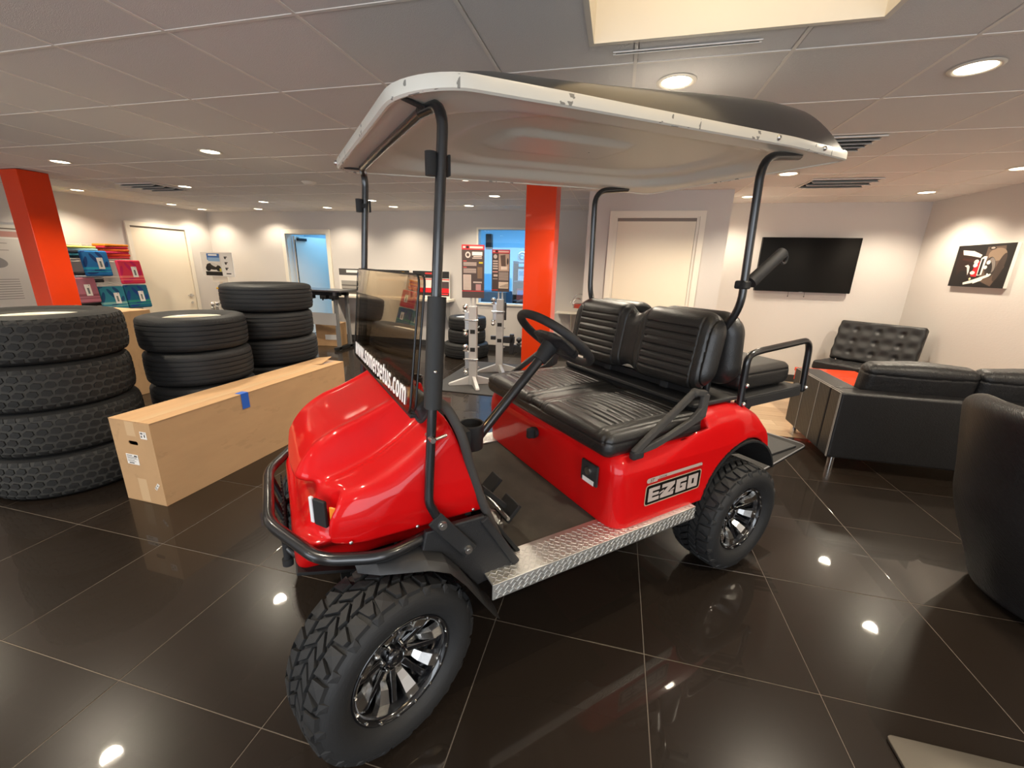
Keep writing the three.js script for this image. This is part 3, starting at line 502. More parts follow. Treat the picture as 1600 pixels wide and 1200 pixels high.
// --- lower black side panels and front fender flares
{
  const sp = part('side_panels');
  for (const s of [-1, 1]) {
    const poly = [[1.372, 0.662], [1.238, 0.432], [1.30, 0.412], [1.395, 0.395], [1.46, 0.49], [1.525, 0.575], [1.585, 0.60], [1.57, 0.664]];
    mesh('side_panel', extrude(poly, 0.022, 0.005).translate(0, 0, s * 0.515), M.blackPlastic, sp);
    mesh('panel_rib', bar([1.375, 0.655, s * 0.527], [1.245, 0.435, s * 0.527], 0.02, 0.03, 0.006), M.blackPlastic, sp);
    // flare: lip that follows the wheel arch and drops to a point behind the wheel
    const path = [[1.775, 0.588], [1.72, 0.600], [1.65, 0.603], [1.585, 0.596], [1.525, 0.570], [1.475, 0.505], [1.42, 0.415], [1.365, 0.325], [1.325, 0.262]], P = [], I = [];
    path.forEach(([x, y], i) => { const wd = [0.49, 0.545, 0.575, 0.59, 0.60, 0.60, 0.60, 0.59, 0.555][i]; P.push(x, y + 0.012, s * 0.47, x, y + 0.006, s * (wd - 0.02), x - 0.004, y - 0.020, s * wd, x - 0.006, y - 0.022, s * (wd - 0.008), x, y - 0.006, s * (wd - 0.03), x, y, s * 0.47); });
    for (let i = 0; i < path.length - 1; i++) for (let k = 0; k < 6; k++) { const a = i * 6 + k, b = i * 6 + (k + 1) % 6, c = a + 6, e = b + 6; s < 0 ? I.push(a, c, b, b, c, e) : I.push(a, b, c, b, e, c); }
    const g = new THREE.BufferGeometry(); g.setAttribute('position', new THREE.Float32BufferAttribute(P, 3)); g.setIndex(I);
    mesh('fender_flare', toCreasedNormals(clean(g.toNonIndexed()), 1.0), M.blackPlastic, sp);
    mesh('stanchion_strap', bar([1.545, 0.71, s * 0.535], [1.425, 0.55, s * 0.535], 0.010, 0.052, 0.004), M.blackPlastic, sp);
    for (const [x, y] of [[1.522, 0.683], [1.437, 0.566]]) mesh('strap_bolt', [new THREE.CylinderGeometry(0.013, 0.015, 0.008, 18).rotateX(s * Math.PI / 2).translate(x, y, s * 0.544), new THREE.CylinderGeometry(0.006, 0.006, 0.012, 6).rotateX(Math.PI / 2).translate(x, y, s * 0.544)], M.steel, sp);
  }
}
// --- tubular front bumper
{
  const b = part('front_bumper');
  mesh('upper_hoop', pipe([[1.56, 0.63, -0.495], [1.70, 0.63, -0.535], [1.865, 0.632, -0.465], [1.992, 0.632, -0.20], [1.992, 0.632, 0.20], [1.865, 0.632, 0.465], [1.70, 0.63, 0.535], [1.56, 0.63, 0.495]], 0.019, 0.06, 14), M.blackGloss, b);
  mesh('lower_hoop', pipe([[1.62, 0.46, -0.22], [1.90, 0.47, -0.22], [1.955, 0.50, -0.16], [1.955, 0.50, 0.16], [1.90, 0.47, 0.22], [1.62, 0.46, 0.22]], 0.014, 0.04, 10), M.blackGloss, b);
  for (const z of [-0.15, 0, 0.15]) mesh('upright', pipe([[1.95, 0.50, z], [1.985, 0.63, z]], 0.011, 0.02, 8), M.blackGloss, b);
  const gr = []; for (let i = -6; i <= 6; i++) gr.push(box(0.004, 0.11, 0.004, 1.95, 0.565, i * 0.028)); for (let i = 0; i < 4; i++) gr.push(box(0.004, 0.004, 0.36, 1.95, 0.525 + i * 0.028, 0));
  mesh('mesh_grille', gr, M.black, b);
  for (const z of [-0.16, 0.16]) mesh('tow_hook', [rod([1.955, 0.43, z], [1.955, 0.52, z], 0.012, 10), rod([1.955, 0.43, z], [1.955, 0.455, z], 0.018, 10)], M.blackPlastic, b);
  mesh('under_tray', [bar([1.60, 0.42, 0], [1.93, 0.52, 0], 0.7, 0.012)], M.black, b);
}
// --- floor, rockers with tread plate
{
  const f = part('floorboard');
  mesh('floor_mat', rbox(0.66, 0.02, 0.94, 0.004, 1.02, 0.418, 0), M.cartMat, f);
  mesh('floor_pan', box(0.64, 0.03, 1.0, 1.02, 0.392, 0), M.black, f);
  const bars = []; const one = new THREE.CylinderGeometry(0.0028, 0.0028, 0.019, 5).scale(1, 1, 0.6);
  for (let i = 0; i < 76; i++) for (let k = 0; k < 9; k++) {
    const x = 0.345 + i * 0.0134 + (k % 2) * 0.0067, t = ((i + k) % 2 ? 1 : -1) * 0.75;
    if (k < 3) { if (x < 1.36) bars.push(one.clone().rotateZ(t).translate(x, 0.384 + k * 0.0175, -0.5905)); }
    else if (x < 1.36) bars.push(one.clone().rotateX(Math.PI / 2).rotateY(t).translate(x, 0.4345, -0.575 + (k - 3) * 0.0185));
  }
  const tread = merge(bars);
  for (const s of [-1, 1]) {
    mesh('rocker_panel', [rbox(1.03, 0.062, 0.006, 0.0025, 0.855, 0.403, s * 0.587, 1), rbox(1.03, 0.006, 0.135, 0.0025, 0.855, 0.4315, s * 0.5225, 1)], M.plate, f);
    const m = mesh('tread_pattern', s < 0 ? tread : tread.clone().rotateY(Math.PI).translate(2 * 0.855, 0, 0), M.plate, f); m.userData.kind = 'stuff';
  }
  // pedals
  const pd = part('pedals');
  mesh('brake_pedal', [bar([1.27, 0.62, -0.30], [1.17, 0.515, -0.30], 0.03, 0.02), rbox(0.02, 0.085, 0.11, 0.005).rotateZ(0.75).translate(1.155, 0.50, -0.30)], M.black, pd);
  mesh('accelerator_pedal', [bar([1.27, 0.60, -0.13], [1.19, 0.50, -0.13], 0.03, 0.02), rbox(0.016, 0.16, 0.085, 0.005).rotateZ(0.8).translate(1.17, 0.50, -0.13)], M.black, pd);
  mesh('pedal_linkage', [rod([1.19, 0.50, -0.37], [1.19, 0.50, -0.05], 0.008), rod([1.22, 0.46, -0.34], [1.14, 0.47, -0.25], 0.006), rod([1.23, 0.46, -0.2], [1.14, 0.465, -0.3], 0.006), box(0.05, 0.03, 0.2, 1.22, 0.45, -0.24)], M.steel, pd);
}
// --- rear body
{
  const top = [[-0.40, 0.52], [-0.30, 0.60], [-0.26, 0.70], [-0.18, 0.775], [-0.08, 0.825], [0.05, 0.852], [0.20, 0.855], [0.35, 0.83], [0.50, 0.785], [0.62, 0.762], [0.84, 0.758]];
  const rb = (x, y, z) => {
    const a = Math.abs(z);
    const t = interp(top, x), wide = 0.565 - 0.16 * Math.max(0, y - 0.68) - 0.03 * sst(0.1, -0.3, x);
    let d = smax((y - t) * 0.86, a - wide, 0.09); d = smax(d, x - (0.812 + 0.07 * (y - 0.43)), 0.09); d = smax(d, -0.315 + 0.10 * Math.max(0, y - 0.6) - x, 0.05); d = smax(d, 0.428 - y, 0.012);
    d = smax(d, -Math.max(0.757 - y, 0.27 - x, a - 0.535), 0.01);          // shelf that carries the seat
    const arch = 0.305 - Math.hypot(x + 0.03, y - 0.372);
    d = smax(d, Math.min(arch, a - 0.30), 0.006); d = smax(d, Math.min(0.44 - y, -x + 0.25), 0.01);
    return d;
  };
  const b = part('rear_body');
  mesh('body_shell', implicit(rb, [-0.36, 0.40, -0.60], [0.88, 0.90, 0.60], 0.0105), M.red, b);
  for (const s of [-1, 1]) mesh('wheel_well_liner', [extrude(Array.from({ length: 15 }, (_, i) => { const a = 0.25 + i / 14 * 2.55; return [-0.03 + 0.298 * Math.cos(a), 0.372 + 0.298 * Math.sin(a)]; }).concat(Array.from({ length: 15 }, (_, i) => { const a = 2.8 - i / 14 * 2.55; return [-0.03 + 0.288 * Math.cos(a), 0.372 + 0.288 * Math.sin(a)]; })), 0.26).translate(0, 0, s * 0.435)], M.black, b);
  // decal: pewter letters in a dark rounded frame with a strip above
  const decal = canvasTex(1024, 384, (c, w, h) => {
    c.fillStyle = '#b3100f'; c.fillRect(0, 0, w, h);
    const rrp = (x, y, ww, hh, r) => { c.beginPath(); c.moveTo(x + r, y); c.arcTo(x + ww, y, x + ww, y + hh, r); c.arcTo(x + ww, y + hh, x, y + hh, r); c.arcTo(x, y + hh, x, y, r); c.arcTo(x, y, x + ww, y, r); c.closePath(); };
    c.fillStyle = '#b8a49a'; rrp(6, 8, w - 12, 66, 34); c.fill(); c.fillStyle = '#b3100f'; c.fillRect(190, 52, w - 200, 30); c.fillRect(0, 84, w, 10);
    c.fillStyle = '#4a2a26'; c.font = 'italic bold 62px sans-serif'; c.fillText('ST', 60, 66); c.font = 'bold 34px sans-serif'; c.fillText('CUSTOM', 210, 48);
    c.fillStyle = '#b8a088'; rrp(2, 98, w - 4, h - 102, 46); c.fill(); c.fillStyle = '#0c0908'; rrp(16, 112, w - 32, h - 130, 38); c.fill();
    // block letters
    c.fillStyle = '#b9aaa2'; const y0 = 150, H = 186, L = (pts) => { c.beginPath(); pts.forEach(([x, y], i) => i ? c.lineTo(x, y0 + y * H) : c.moveTo(x, y0 + y * H)); c.closePath(); c.fill(); };
    L([[60, 0], [250, 0], [250, .26], [130, .26], [130, .40], [240, .40], [240, .62], [130, .62], [130, .74], [250, .74], [250, 1], [60, 1]]);
    L([[290, 0], [520, 0], [520, .24], [400, .72], [510, .72], [510, 1], [275, 1], [275, .78], [400, .27], [290, .27]]); L([[255, .52], [330, .40], [330, .52], [255, .66]]); L([[450, .62], [520, .5], [520, .64], [450, .74]]);
    L([[550, 0], [740, 0], [740, .28], [630, .28], [630, .72], [670, .72], [670, .60], [640, .60], [640, .42], [745, .42], [745, 1], [550, 1]]);
    L([[775, 0], [965, 0], [965, 1], [775, 1]]); c.fillStyle = '#0c0908'; c.fillRect(850, y0 + H * .3, 40, H * .4);
  });
  const dm = mesh('side_decal', new THREE.PlaneGeometry(0.352, 0.132), phy({ map: decal, roughness: 0.3, clearcoat: 0.8, clearcoatRoughness: 0.08 }), b); dm.position.set(0.483, 0.575, -0.5668); dm.rotation.y = Math.PI; dm.userData.label = 'silver and black letter decal';
  const ch = mesh('charge_socket_plate', rbox(0.012, 0.092, 0.1, 0.004), M.blackPlastic, b); ch.position.set(0.836, 0.642, -0.42);
  mesh('charge_socket', [new THREE.CylinderGeometry(0.016, 0.016, 0.012, 18).rotateZ(Math.PI / 2).translate(0.846, 0.652, -0.42)], M.steel, b);
  mesh('socket_sticker', box(0.002, 0.02, 0.07, 0.8425, 0.607, -0.42), M.paper, b);
  mesh('key_switch', [new THREE.CylinderGeometry(0.026, 0.03, 0.02, 20).rotateZ(Math.PI / 2).translate(0.842, 0.665, 0.0), rbox(0.035, 0.05, 0.026, 0.006, 0.865, 0.665, 0.0)], M.blackPlastic, b);
}
// --- seat base
const ribs = (t, pitch, depth) => depth * Math.pow(Math.abs(Math.cos(Math.PI * t / pitch)), 14);
{
  const s = part('front_seat');
  const cush = (x, y, z) => {
    const a = Math.abs(z), cx = 0.565, cy = 0.792;
    let d = sdBox(x - cx, y - cy, z, 0.288, 0.056, 0.528, 0.045);
    if (y > 0.80) {
      const zi = a - 0.27, inside = sst(0.175, 0.165, Math.abs(zi)) * sst(0.225, 0.215, Math.abs(x - cx));
      d += inside * ribs(x - cx, 0.034, 0.009);
      d += 0.005 * Math.exp(-(((Math.abs(zi) - 0.185) / 0.006) ** 2)) * sst(0.29, 0.26, Math.abs(x - cx)); d += 0.005 * Math.exp(-(((Math.abs(zi) - 0.225) / 0.006) ** 2));
      d -= 0.012 * Math.exp(-(((a - 0.27) / 0.2) ** 2)) * sst(0.3, 0.0, Math.abs(x - cx)); d += 0.014 * Math.exp(-((a / 0.06) ** 2));
    }
    d += 0.004 * Math.exp(-(((y - 0.803) / 0.005) ** 2));
    return d;
  };
  mesh('seat_cushion', implicit(cush, [0.25, 0.72, -0.56], [0.88, 0.875, 0.56], 0.0078), M.vinyl, s);
  const back = (front) => (x, y, z) => {                // one bench back with two lobes; front: +1 faces forward
    const a = Math.abs(z), cx = front > 0 ? 0.215 : 0.055, cy = 1.10, lean = (y - cy) * (front > 0 ? -0.16 : 0.10), px = x - cx - lean;
    const lobe = sdRect(a - 0.255, y - cy - 0.004, 0.243, 0.178, 0.105), neck = sdRect(z, y - cy + 0.006, 0.2, 0.142, 0.05);
    let o = smin(lobe, neck, 0.05);
    const thick = 0.062 - 0.022 * Math.exp(-((a / 0.09) ** 2));
    let d = smax(o, Math.abs(px) - thick, 0.075);
    if (px * front > 0.01) {
      const zi = a - 0.255, inside = sst(0.155, 0.148, Math.abs(zi)) * sst(0.135, 0.128, Math.abs(y - cy));
      d += inside * ribs(y - cy, 0.036, 0.007); for (const w of [0.163, 0.205]) d += 0.004 * Math.exp(-(((Math.abs(zi) - w) / 0.005) ** 2)) * sst(0.17, 0.15, Math.abs(y - cy));
    }
    return d;
  };
  mesh('backrest', implicit(back(1), [0.10, 0.89, -0.56], [0.36, 1.31, 0.56], 0.0078), M.vinyl, s);
  mesh('rear_deck', rbox(0.325, 0.022, 0.96, 0.008, 0.145, 0.869, 0), M.blackPlastic, s); mesh('deck_lip', boxAt(0.258, 0.280, 0.762, 0.872, -0.50, 0.50), M.blackPlastic, s);
  for (const z of [-0.21, 0.21]) mesh('backrest_post', bar([0.20, 0.76, z], [0.165, 1.15, z], 0.05, 0.03, 0.005), M.blackPlastic, s);
  mesh('backrest_pan', [bar([0.15, 1.05, -0.45], [0.15, 1.05, 0.45], 0.03, 0.05, 0.005), bar([0.18, 0.90, -0.45], [0.18, 0.90, 0.45], 0.03, 0.04, 0.005)], M.blackPlastic, s);
  const r = part('rear_seat');
  mesh('rear_backrest', implicit(back(-1), [-0.07, 0.89, -0.56], [0.19, 1.31, 0.56], 0.0085), M.vinyl, r);
  mesh('rear_cushion', implicit((x, y, z) => { let d = sdBox(x + 0.345, y - 0.925, z, 0.225, 0.062, 0.43, 0.042); d -= y > 0.95 ? 0.008 * sst(0.45, 0.1, Math.abs(z)) : 0; return d + 0.004 * Math.exp(-(((y - 0.952) / 0.005) ** 2)); }, [-0.60, 0.84, -0.46], [-0.08, 1.02, 0.46], 0.011), M.vinyl, r);
  mesh('seat_platform', [rbox(0.52, 0.02, 0.96, 0.004, -0.34, 0.852, 0), box(0.50, 0.045, 0.02, -0.34, 0.83, -0.475), box(0.50, 0.045, 0.02, -0.34, 0.83, 0.475)], M.blackPlastic, r);
  mesh('support_frame', [bar([-0.05, 0.82, -0.46], [-0.62, 0.845, -0.46], 0.03, 0.045), bar([-0.05, 0.82, 0.46], [-0.62, 0.845, 0.46], 0.03, 0.045), bar([0.13, 0.84, -0.30], [-0.1, 0.84, -0.30], 0.04, 0.04), bar([0.13, 0.84, 0.30], [-0.1, 0.84, 0.30], 0.04, 0.04), bar([0.02, 0.83, -0.46], [0.02, 0.83, 0.46], 0.04, 0.04), bar([-0.28, 0.55, -0.3], [-0.55, 0.83, -0.3], 0.03, 0.03), bar([-0.28, 0.55, 0.3], [-0.55, 0.83, 0.3], 0.03, 0.03)], M.blackPlastic, r);
  for (const z of [-0.475, 0.475]) {
    mesh('armrest_rail', pipe([[-0.05, 0.81, z], [-0.045, 1.075, z], [-0.13, 1.09, z], [-0.60, 1.118, z], [-0.625, 0.835, z]], 0.0165, 0.075, 12), M.blackGloss, r);
    for (const [x, y] of [[-0.05, 0.835], [-0.622, 0.85], [-0.05, 0.93]]) mesh('rail_bolt', new THREE.SphereGeometry(0.011, 12, 8).translate(x, y, z * 1.04), M.steel, r);
  }
  mesh('footrest', [rbox(0.34, 0.02, 0.8, 0.005, -0.72, 0.40, 0), bar([-0.30, 0.45, -0.3], [-0.6, 0.40, -0.3], 0.03, 0.03), bar([-0.30, 0.45, 0.3], [-0.6, 0.40, 0.3], 0.03, 0.03)], M.blackPlastic, r);
  // hip restraints
  for (const z of [-1, 1]) {
    const h = part('hip_restraint');
    mesh('rail', [bar([0.745, 0.765, z * 0.555], [0.415, 0.968, z * 0.545], 0.022, 0.034, 0.008), new THREE.SphereGeometry(0.02, 12, 8).translate(0.41, 0.968, z * 0.545), bar([0.41, 0.97, z * 0.545], [0.335, 0.955, z * 0.545], 0.022, 0.03, 0.008), bar([0.335, 0.955, z * 0.545], [0.35, 0.85, z * 0.55], 0.022, 0.045, 0.008)], M.trimGrey, h);
    mesh('side_shield', extrude([[0.73, 0.752], [0.62, 0.762], [0.48, 0.80], [0.34, 0.845], [0.335, 0.92], [0.36, 0.90], [0.42, 0.855], [0.55, 0.81], [0.66, 0.785]], 0.018, 0.004).translate(0, 0, z * 0.55), M.trimGrey, h);
    mesh('foot', rbox(0.06, 0.035, 0.03, 0.01, 0.725, 0.758, z * 0.557), M.blackPlastic, h);
  }
}
// --- roof
{
  const rf = part('roof'), edgeY = [[-0.37, 1.972], [0.07, 1.962], [1.125, 1.903], [1.45, 1.883], [1.60, 1.868]];
  const out = []; const X0 = -0.365, X1 = 1.60, Z = 0.575;
  for (const [sx, sz, r, a0] of [[1, 1, 0.17, 0], [0, 1, 0.05, 1], [0, -1, 0.05, 2], [1, -1, 0.17, 3]]) for (let i = 0; i <= 10; i++) { const a = (a0 + i / 10) * Math.PI / 2, cx = sx ? X1 - r : X0 + r, cz = sz * (Z - r); out.push([cx + r * Math.cos(a), cz + r * Math.sin(a)]); }
  const dense = []; for (let i = 0; i < out.length; i++) { const a = out[i], b = out[(i + 1) % out.length], n = Math.max(1, Math.round(Math.hypot(a[0] - b[0], a[1] - b[1]) / 0.05)); for (let k = 0; k < n; k++) dense.push([a[0] + (b[0] - a[0]) * k / n, a[1] + (b[1] - a[1]) * k / n]); }
  const n = dense.length, cX = 0.62;
  const band = () => {                                // white edge: closed swept profile
    const prof = [[0, 0], [0.003, -0.006], [0.003, -0.032], [-0.004, -0.036], [-0.012, -0.034], [-0.014, -0.006]], P = [], U = [], I = [], m = prof.length; let L = 0;
    for (let i = 0; i <= n; i++) { const [x, z] = dense[i % n], [px, pz] = dense[(i + n - 1) % n], [qx, qz] = dense[(i + 1) % n]; let nx = qz - pz, nz = -(qx - px); const l = Math.hypot(nx, nz); nx /= l; nz /= l; if (nx * (x - cX) + nz * z < 0) { nx = -nx; nz = -nz; } prof.forEach(([o, h], k) => { P.push(x + nx * o, interp(edgeY, x) + h, z + nz * o); U.push(L * 1.2, k * 0.16); }); L += Math.hypot(qx - x, qz - z); }
    for (let i = 0; i < n; i++) for (let k = 0; k < m; k++) { const a = i * m + k, b = i * m + (k + 1) % m, c = a + m, d = b + m; I.push(a, b, c, b, d, c); }
    const g = new THREE.BufferGeometry(); g.setAttribute('position', new THREE.Float32BufferAttribute(P, 3)); g.setAttribute('uv', new THREE.Float32BufferAttribute(U, 2)); g.setIndex(I); return toCreasedNormals(clean(g.toNonIndexed()), 0.5);
  };
  mesh('roof_edge', band(), M.roofWhite, rf);
  const shell = (hf, flip) => {                       // rings from the edge towards the middle
    const R = 44, P = [], I = []; for (let r = 0; r <= R; r++) { const k = 1 - r / R; for (let i = 0; i < n; i++) { const x = cX + (dense[i][0] - cX) * (0.004 + 0.988 * k), z = dense[i][1] * (0.004 + 0.985 * k); P.push(x, hf(x, z, r / R), z); } }
    for (let r = 0; r < R; r++) for (let i = 0; i < n; i++) { const a = r * n + i, b = r * n + (i + 1) % n, c = a + n, d = b + n; flip ? I.push(a, b, c, b, d, c) : I.push(a, c, b, b, c, d); }
    const g = new THREE.BufferGeometry(); g.setAttribute('position', new THREE.Float32BufferAttribute(P, 3)); g.setIndex(I); g.computeVertexNormals(); return g;
  };
  const inRect = (x, z, a, b, r) => sdRect(x - cX, z, a, b, r);
  const stamp = (x, z) => { const d1 = inRect(x, z, 0.86, 0.46, 0.3), d2 = inRect(x + 0.05, z, 0.66, 0.36, 0.30), d3 = inRect(x - 0.15, z, 0.30, 0.13, 0.06); return 0.040 * sst(0.02, -0.06, d1) + 0.022 * sst(0.03, -0.03, d2) - 0.020 * sst(0.02, -0.02, d3); };
  mesh('roof_underside', shell((x, z) => interp(edgeY, x) - 0.030 + stamp(x, z), true), M.roofUnder, rf);
  const dome = (x, z, t) => interp(edgeY, x) - 0.004 + (0.060 + 0.105 * sst(1.55, -0.15, x)) * Math.pow(sst(0, 0.24, t), 0.5) + 0.012 * sst(0.02, -0.02, inRect(x + 0.35, z, 0.25, 0.30, 0.1));
  mesh('roof_top', shell(dome, false), phy({ color: lin(0.014, 0.014, 0.015), roughness: 0.3, clearcoat: 0.5, clearcoatRoughness: 0.15 }), rf);
  for (const [x, z] of [[0.20, -0.58], [-0.13, -0.58], [1.575, -0.46], [1.602, 0.44], [0.20, 0.58]]) mesh('edge_bolt', new THREE.SphereGeometry(0.010, 12, 8).translate(x, interp(edgeY, x) - 0.015, z), M.steel, rf);
  // stanchions
  const st = part('roof_stanchions');
  for (const s of [-1, 1]) {
    mesh('front_stanchion', pipe([[1.525, 0.69, s * 0.525], [1.557, 0.76, s * 0.52], [1.553, 0.80, s * 0.515], [1.479, 1.80, s * 0.49], [1.487, 1.838, s * 0.478], [1.505, 1.838, s * 0.40]], 0.0145, 0.05, 12), M.blackGloss, st);
    mesh('rear_stanchion', pipe([[0.13, 0.86, s * 0.40], [0.13, 1.17, s * 0.42], [0.13, 1.30, s * 0.505], [0.15, 1.90, s * 0.50], [-0.10, 1.935, s * 0.50]], 0.0165, 0.09, 12), M.blackGloss, st);
    mesh('clamp', [cyl(0.015, 0.015, 0.055, 1.512, 1.70, s * 0.488, 14), rbox(0.03, 0.02, 0.02, 0.003, 1.492, 1.70, s * 0.488), rbox(0.006, 0.05, 0.024, 0.002, 1.466, 1.70, s * 0.488)], M.blackPlastic, st);
  }
  mesh('front_crossbar', pipe([[1.505, 1.838, -0.41], [1.507, 1.838, 0], [1.505, 1.838, 0.41]], 0.013, 0.05, 10), M.blackGloss, st);
  for (const s of [-1, 1]) mesh('crossbar_brace', bar([1.50, 1.838, s * 0.43], [1.57, 1.842, s * 0.46], 0.022, 0.006), M.blackPlastic, st);
  const sl = mesh('padded_sleeve', [new THREE.CylinderGeometry(0.026, 0.026, 0.315, 6)], std({ color: lin(0.022, 0.022, 0.022), roughness: 0.7 }), st); sl.position.set(1.521, 1.215, -0.506); sl.rotation.z = 0.074; sl.rotation.x = 0.02;
  mesh('sleeve_screw', new THREE.SphereGeometry(0.005, 8, 6).translate(1.53, 1.17, -0.534), M.steel, st);
  mesh('hood_clip', [rod([1.545, 0.97, -0.545], [1.545, 0.97, -0.49], 0.008), rod([1.535, 0.97, -0.535], [1.50, 0.975, -0.53], 0.005)], M.steel, st);
  // clip-on holder on the near rear stanchion
  const hd = part('clip_holder');
  mesh('clip', [rbox(0.05, 0.035, 0.05, 0.008, 0.135, 1.405, -0.50), rod([0.17, 1.41, -0.50], [0.10, 1.41, -0.50], 0.012)], M.blackPlastic, hd);
  mesh('tube', rod([0.10, 1.415, -0.51], [-0.05, 1.545, -0.54], 0.027, 16, 0.024), M.blackPlastic, hd);
  mesh('strap', new THREE.TorusGeometry(0.022, 0.005, 8, 20).translate(-0.06, 1.52, -0.545), M.blackPlastic, hd);
}
// --- folded windshield: two clear acrylic halves with web address
const font = await new FontLoader().loadAsync('fonts/droid/droid_sans_bold.typeface.json');
{
  const w = part('windshield');
  const tint = phy({ color: lin(0.80, 0.74, 0.66), transmission: 1, thickness: 0, roughness: 0.0, ior: 1.5, metalness: 0 });
  const H = 0.40, pane = (th) => extrude(rrect(0.92, H, 0.028), th, 0.0015).rotateY(Math.PI / 2);
  const place = (m, off) => { m.position.set(1.548 + off, 1.228, 0); m.rotation.z = 0.11; };
  place(mesh('lower_pane', pane(0.005), tint, w), 0.0); place(mesh('upper_pane', pane(0.005), tint, w), 0.016);
  const edgeM = std({ color: lin(0.012, 0.012, 0.012), roughness: 0.4 });
  const ep = rrect(0.92, H, 0.028).map(([a, b]) => [0, b, a]);
  for (const o of [0, 0.016]) place(mesh('edge_seal', pipe(ep, 0.0035, 0.002, 6, true), edgeM, w), o);
  const tg = new TextGeometry('www.somersetus.com', { font, size: 0.062, depth: 0.001, curveSegments: 4 }); tg.computeBoundingBox(); const bw = tg.boundingBox.max.x - tg.boundingBox.min.x;
  tg.translate(-bw / 2, 0, 0).scale(0.84 / bw, 1.12, 1).rotateY(Math.PI / 2);   // reads left to right seen from the front
  place(mesh('web_address', tg.translate(0.004, -H / 2 + 0.018, 0.0), std({ color: lin(0.85, 0.84, 0.82), roughness: 0.5 }), w), 0.016);
  mesh('bottom_rail', [bar([1.575, 1.022, -0.46], [1.575, 1.022, 0.46], 0.02, 0.012), pipe([[1.572, 1.03, -0.445], [1.56, 1.0, -0.475], [1.545, 1.04, -0.505]], 0.005, 0.02, 6), pipe([[1.572, 1.03, 0.445], [1.56, 1.0, 0.475], [1.545, 1.04, 0.505]], 0.005, 0.02, 6)], M.blackPlastic, w);
}
// --- steering
{
  const s = part('steering'); const c = V(0.945, 1.185, -0.275), ax = V(-0.62, 0.78, 0).normalize(), q = new THREE.Quaternion().setFromUnitVectors(V(0, 1, 0), ax);
  mesh('steering_column', [rod([1.33, 0.775, -0.275], [0.985, 1.135, -0.275], 0.019, 16)], M.blackGloss, s);
  mesh('column_boot', rod([1.015, 1.104, -0.275], [0.965, 1.16, -0.275], 0.027, 18, 0.036), M.blackPlastic, s);
  const rim = mesh('wheel_rim', new THREE.TorusGeometry(0.162, 0.0165, 14, 56).rotateX(Math.PI / 2), M.blackPlastic, s); rim.quaternion.copy(q); rim.position.copy(c);
  const hub = mesh('wheel_hub', implicit((x, y, z) => { const d1 = sdBox(x, y + 0.012, z, 0.055, 0.016, 0.15, 0.014) + 0.0, d2 = sdBox(x + 0.035, y + 0.012, z, 0.05, 0.018, 0.085, 0.016), d3 = sdBox(x - 0.06, y + 0.012, z, 0.10, 0.012, 0.03, 0.01); return smin(smin(d1 + 0.25 * Math.max(0, Math.abs(z) - 0.05), d2, 0.03), d3 + 0.02, 0.02); }, [-0.18, -0.06, -0.18], [0.18, 0.05, 0.18], 0.009), M.blackPlastic, s); hub.quaternion.copy(q); hub.position.copy(c);
}
// ---------------------------------------------------------------- tyre stacks
function groovedTyre(R, W, rim, grooves, n = 72) {   // road tyre: grooves turned into the crown
  const base = tyreProfile(R, W, rim), c = new THREE.SplineCurve(base.map(p => new THREE.Vector2(p[0], p[1]))), pts = c.getPoints(60), out = [];
  for (const p of pts) { if (grooves.some(g => Math.abs(p.y - g) < 0.005)) continue; out.push([p.x, p.y]); }
  for (const g of grooves) { const r = crown(R, W, g); out.push([r, g - 0.0045], [r - 0.007, g - 0.0035], [r - 0.007, g + 0.0035], [r, g + 0.0045]); }
  const lo = out.filter(p => p[0] < R * 0.93 && p[1] < 0).sort((a, b) => a[1] === b[1] ? 0 : 0), hi = out.filter(p => p[0] < R * 0.93 && p[1] >= 0), mid = out.filter(p => p[0] >= R * 0.93).sort((a, b) => a[1] - b[1]);
  return toCreasedNormals(lathe([...lo, ...mid, ...hi], n), 0.6);
}
function wheelDisc(rim, W, mat, parent) {            // white steel wheel seen in the top of a stack
  mesh('wheel_rim', lathe([[rim + 0.002, W * 0.37], [rim + 0.006, W * 0.40], [rim - 0.004, W * 0.41], [rim - 0.012, W * 0.36], [rim - 0.02, W * 0.1], [rim - 0.03, W * 0.06], [rim * 0.72, W * 0.16], [rim * 0.5, W * 0.08], [rim * 0.34, W * 0.14], [rim * 0.3, W * 0.0], [0.0, W * 0.0]], 40), mat, parent);
}
const whiteRim = phy({ color: lin(0.74, 0.68, 0.56), roughness: 0.35 });
function stack(list, cx, cz) { let y = 0; list.forEach((f, i) => { y = f(cx + (i ? rr(-0.012, 0.012) : 0), y, cz + (i ? rr(-0.012, 0.012) : 0)); }); }
// left: chunky all-terrain tyres
const AR = 0.405, AW = 0.262, atCarcass = splineLathe(tyreProfile(AR - 0.006, AW, 0.215), 80), N0 = 44, atP = 2 * Math.PI * AR / N0;
const hexB = (c, hw, k = 0.44) => [[-k * atP, c - hw * 0.35], [-0.1 * atP, c - hw], [k * atP, c - hw * 0.6], [k * atP * 0.9, c + hw * 0.4], [0.12 * atP, c + hw], [-k * atP * 0.85, c + hw * 0.7]];
const atTread = treadRing(AR - 0.006, AW, 0.0065, N0, [[hexB(-0.07, 0.0215)], [hexB(-0.0235, 0.021), 0.5], [hexB(0.0235, 0.021), 0.1], [hexB(0.07, 0.0215), 0.6], [[[-0.4 * atP, 0.096], [0.4 * atP, 0.096], [0.3 * atP, 0.122], [-0.3 * atP, 0.122]], 0.15], [[[-0.4 * atP, -0.096], [0.4 * atP, -0.096], [0.3 * atP, -0.122], [-0.3 * atP, -0.122]], 0.45]]);
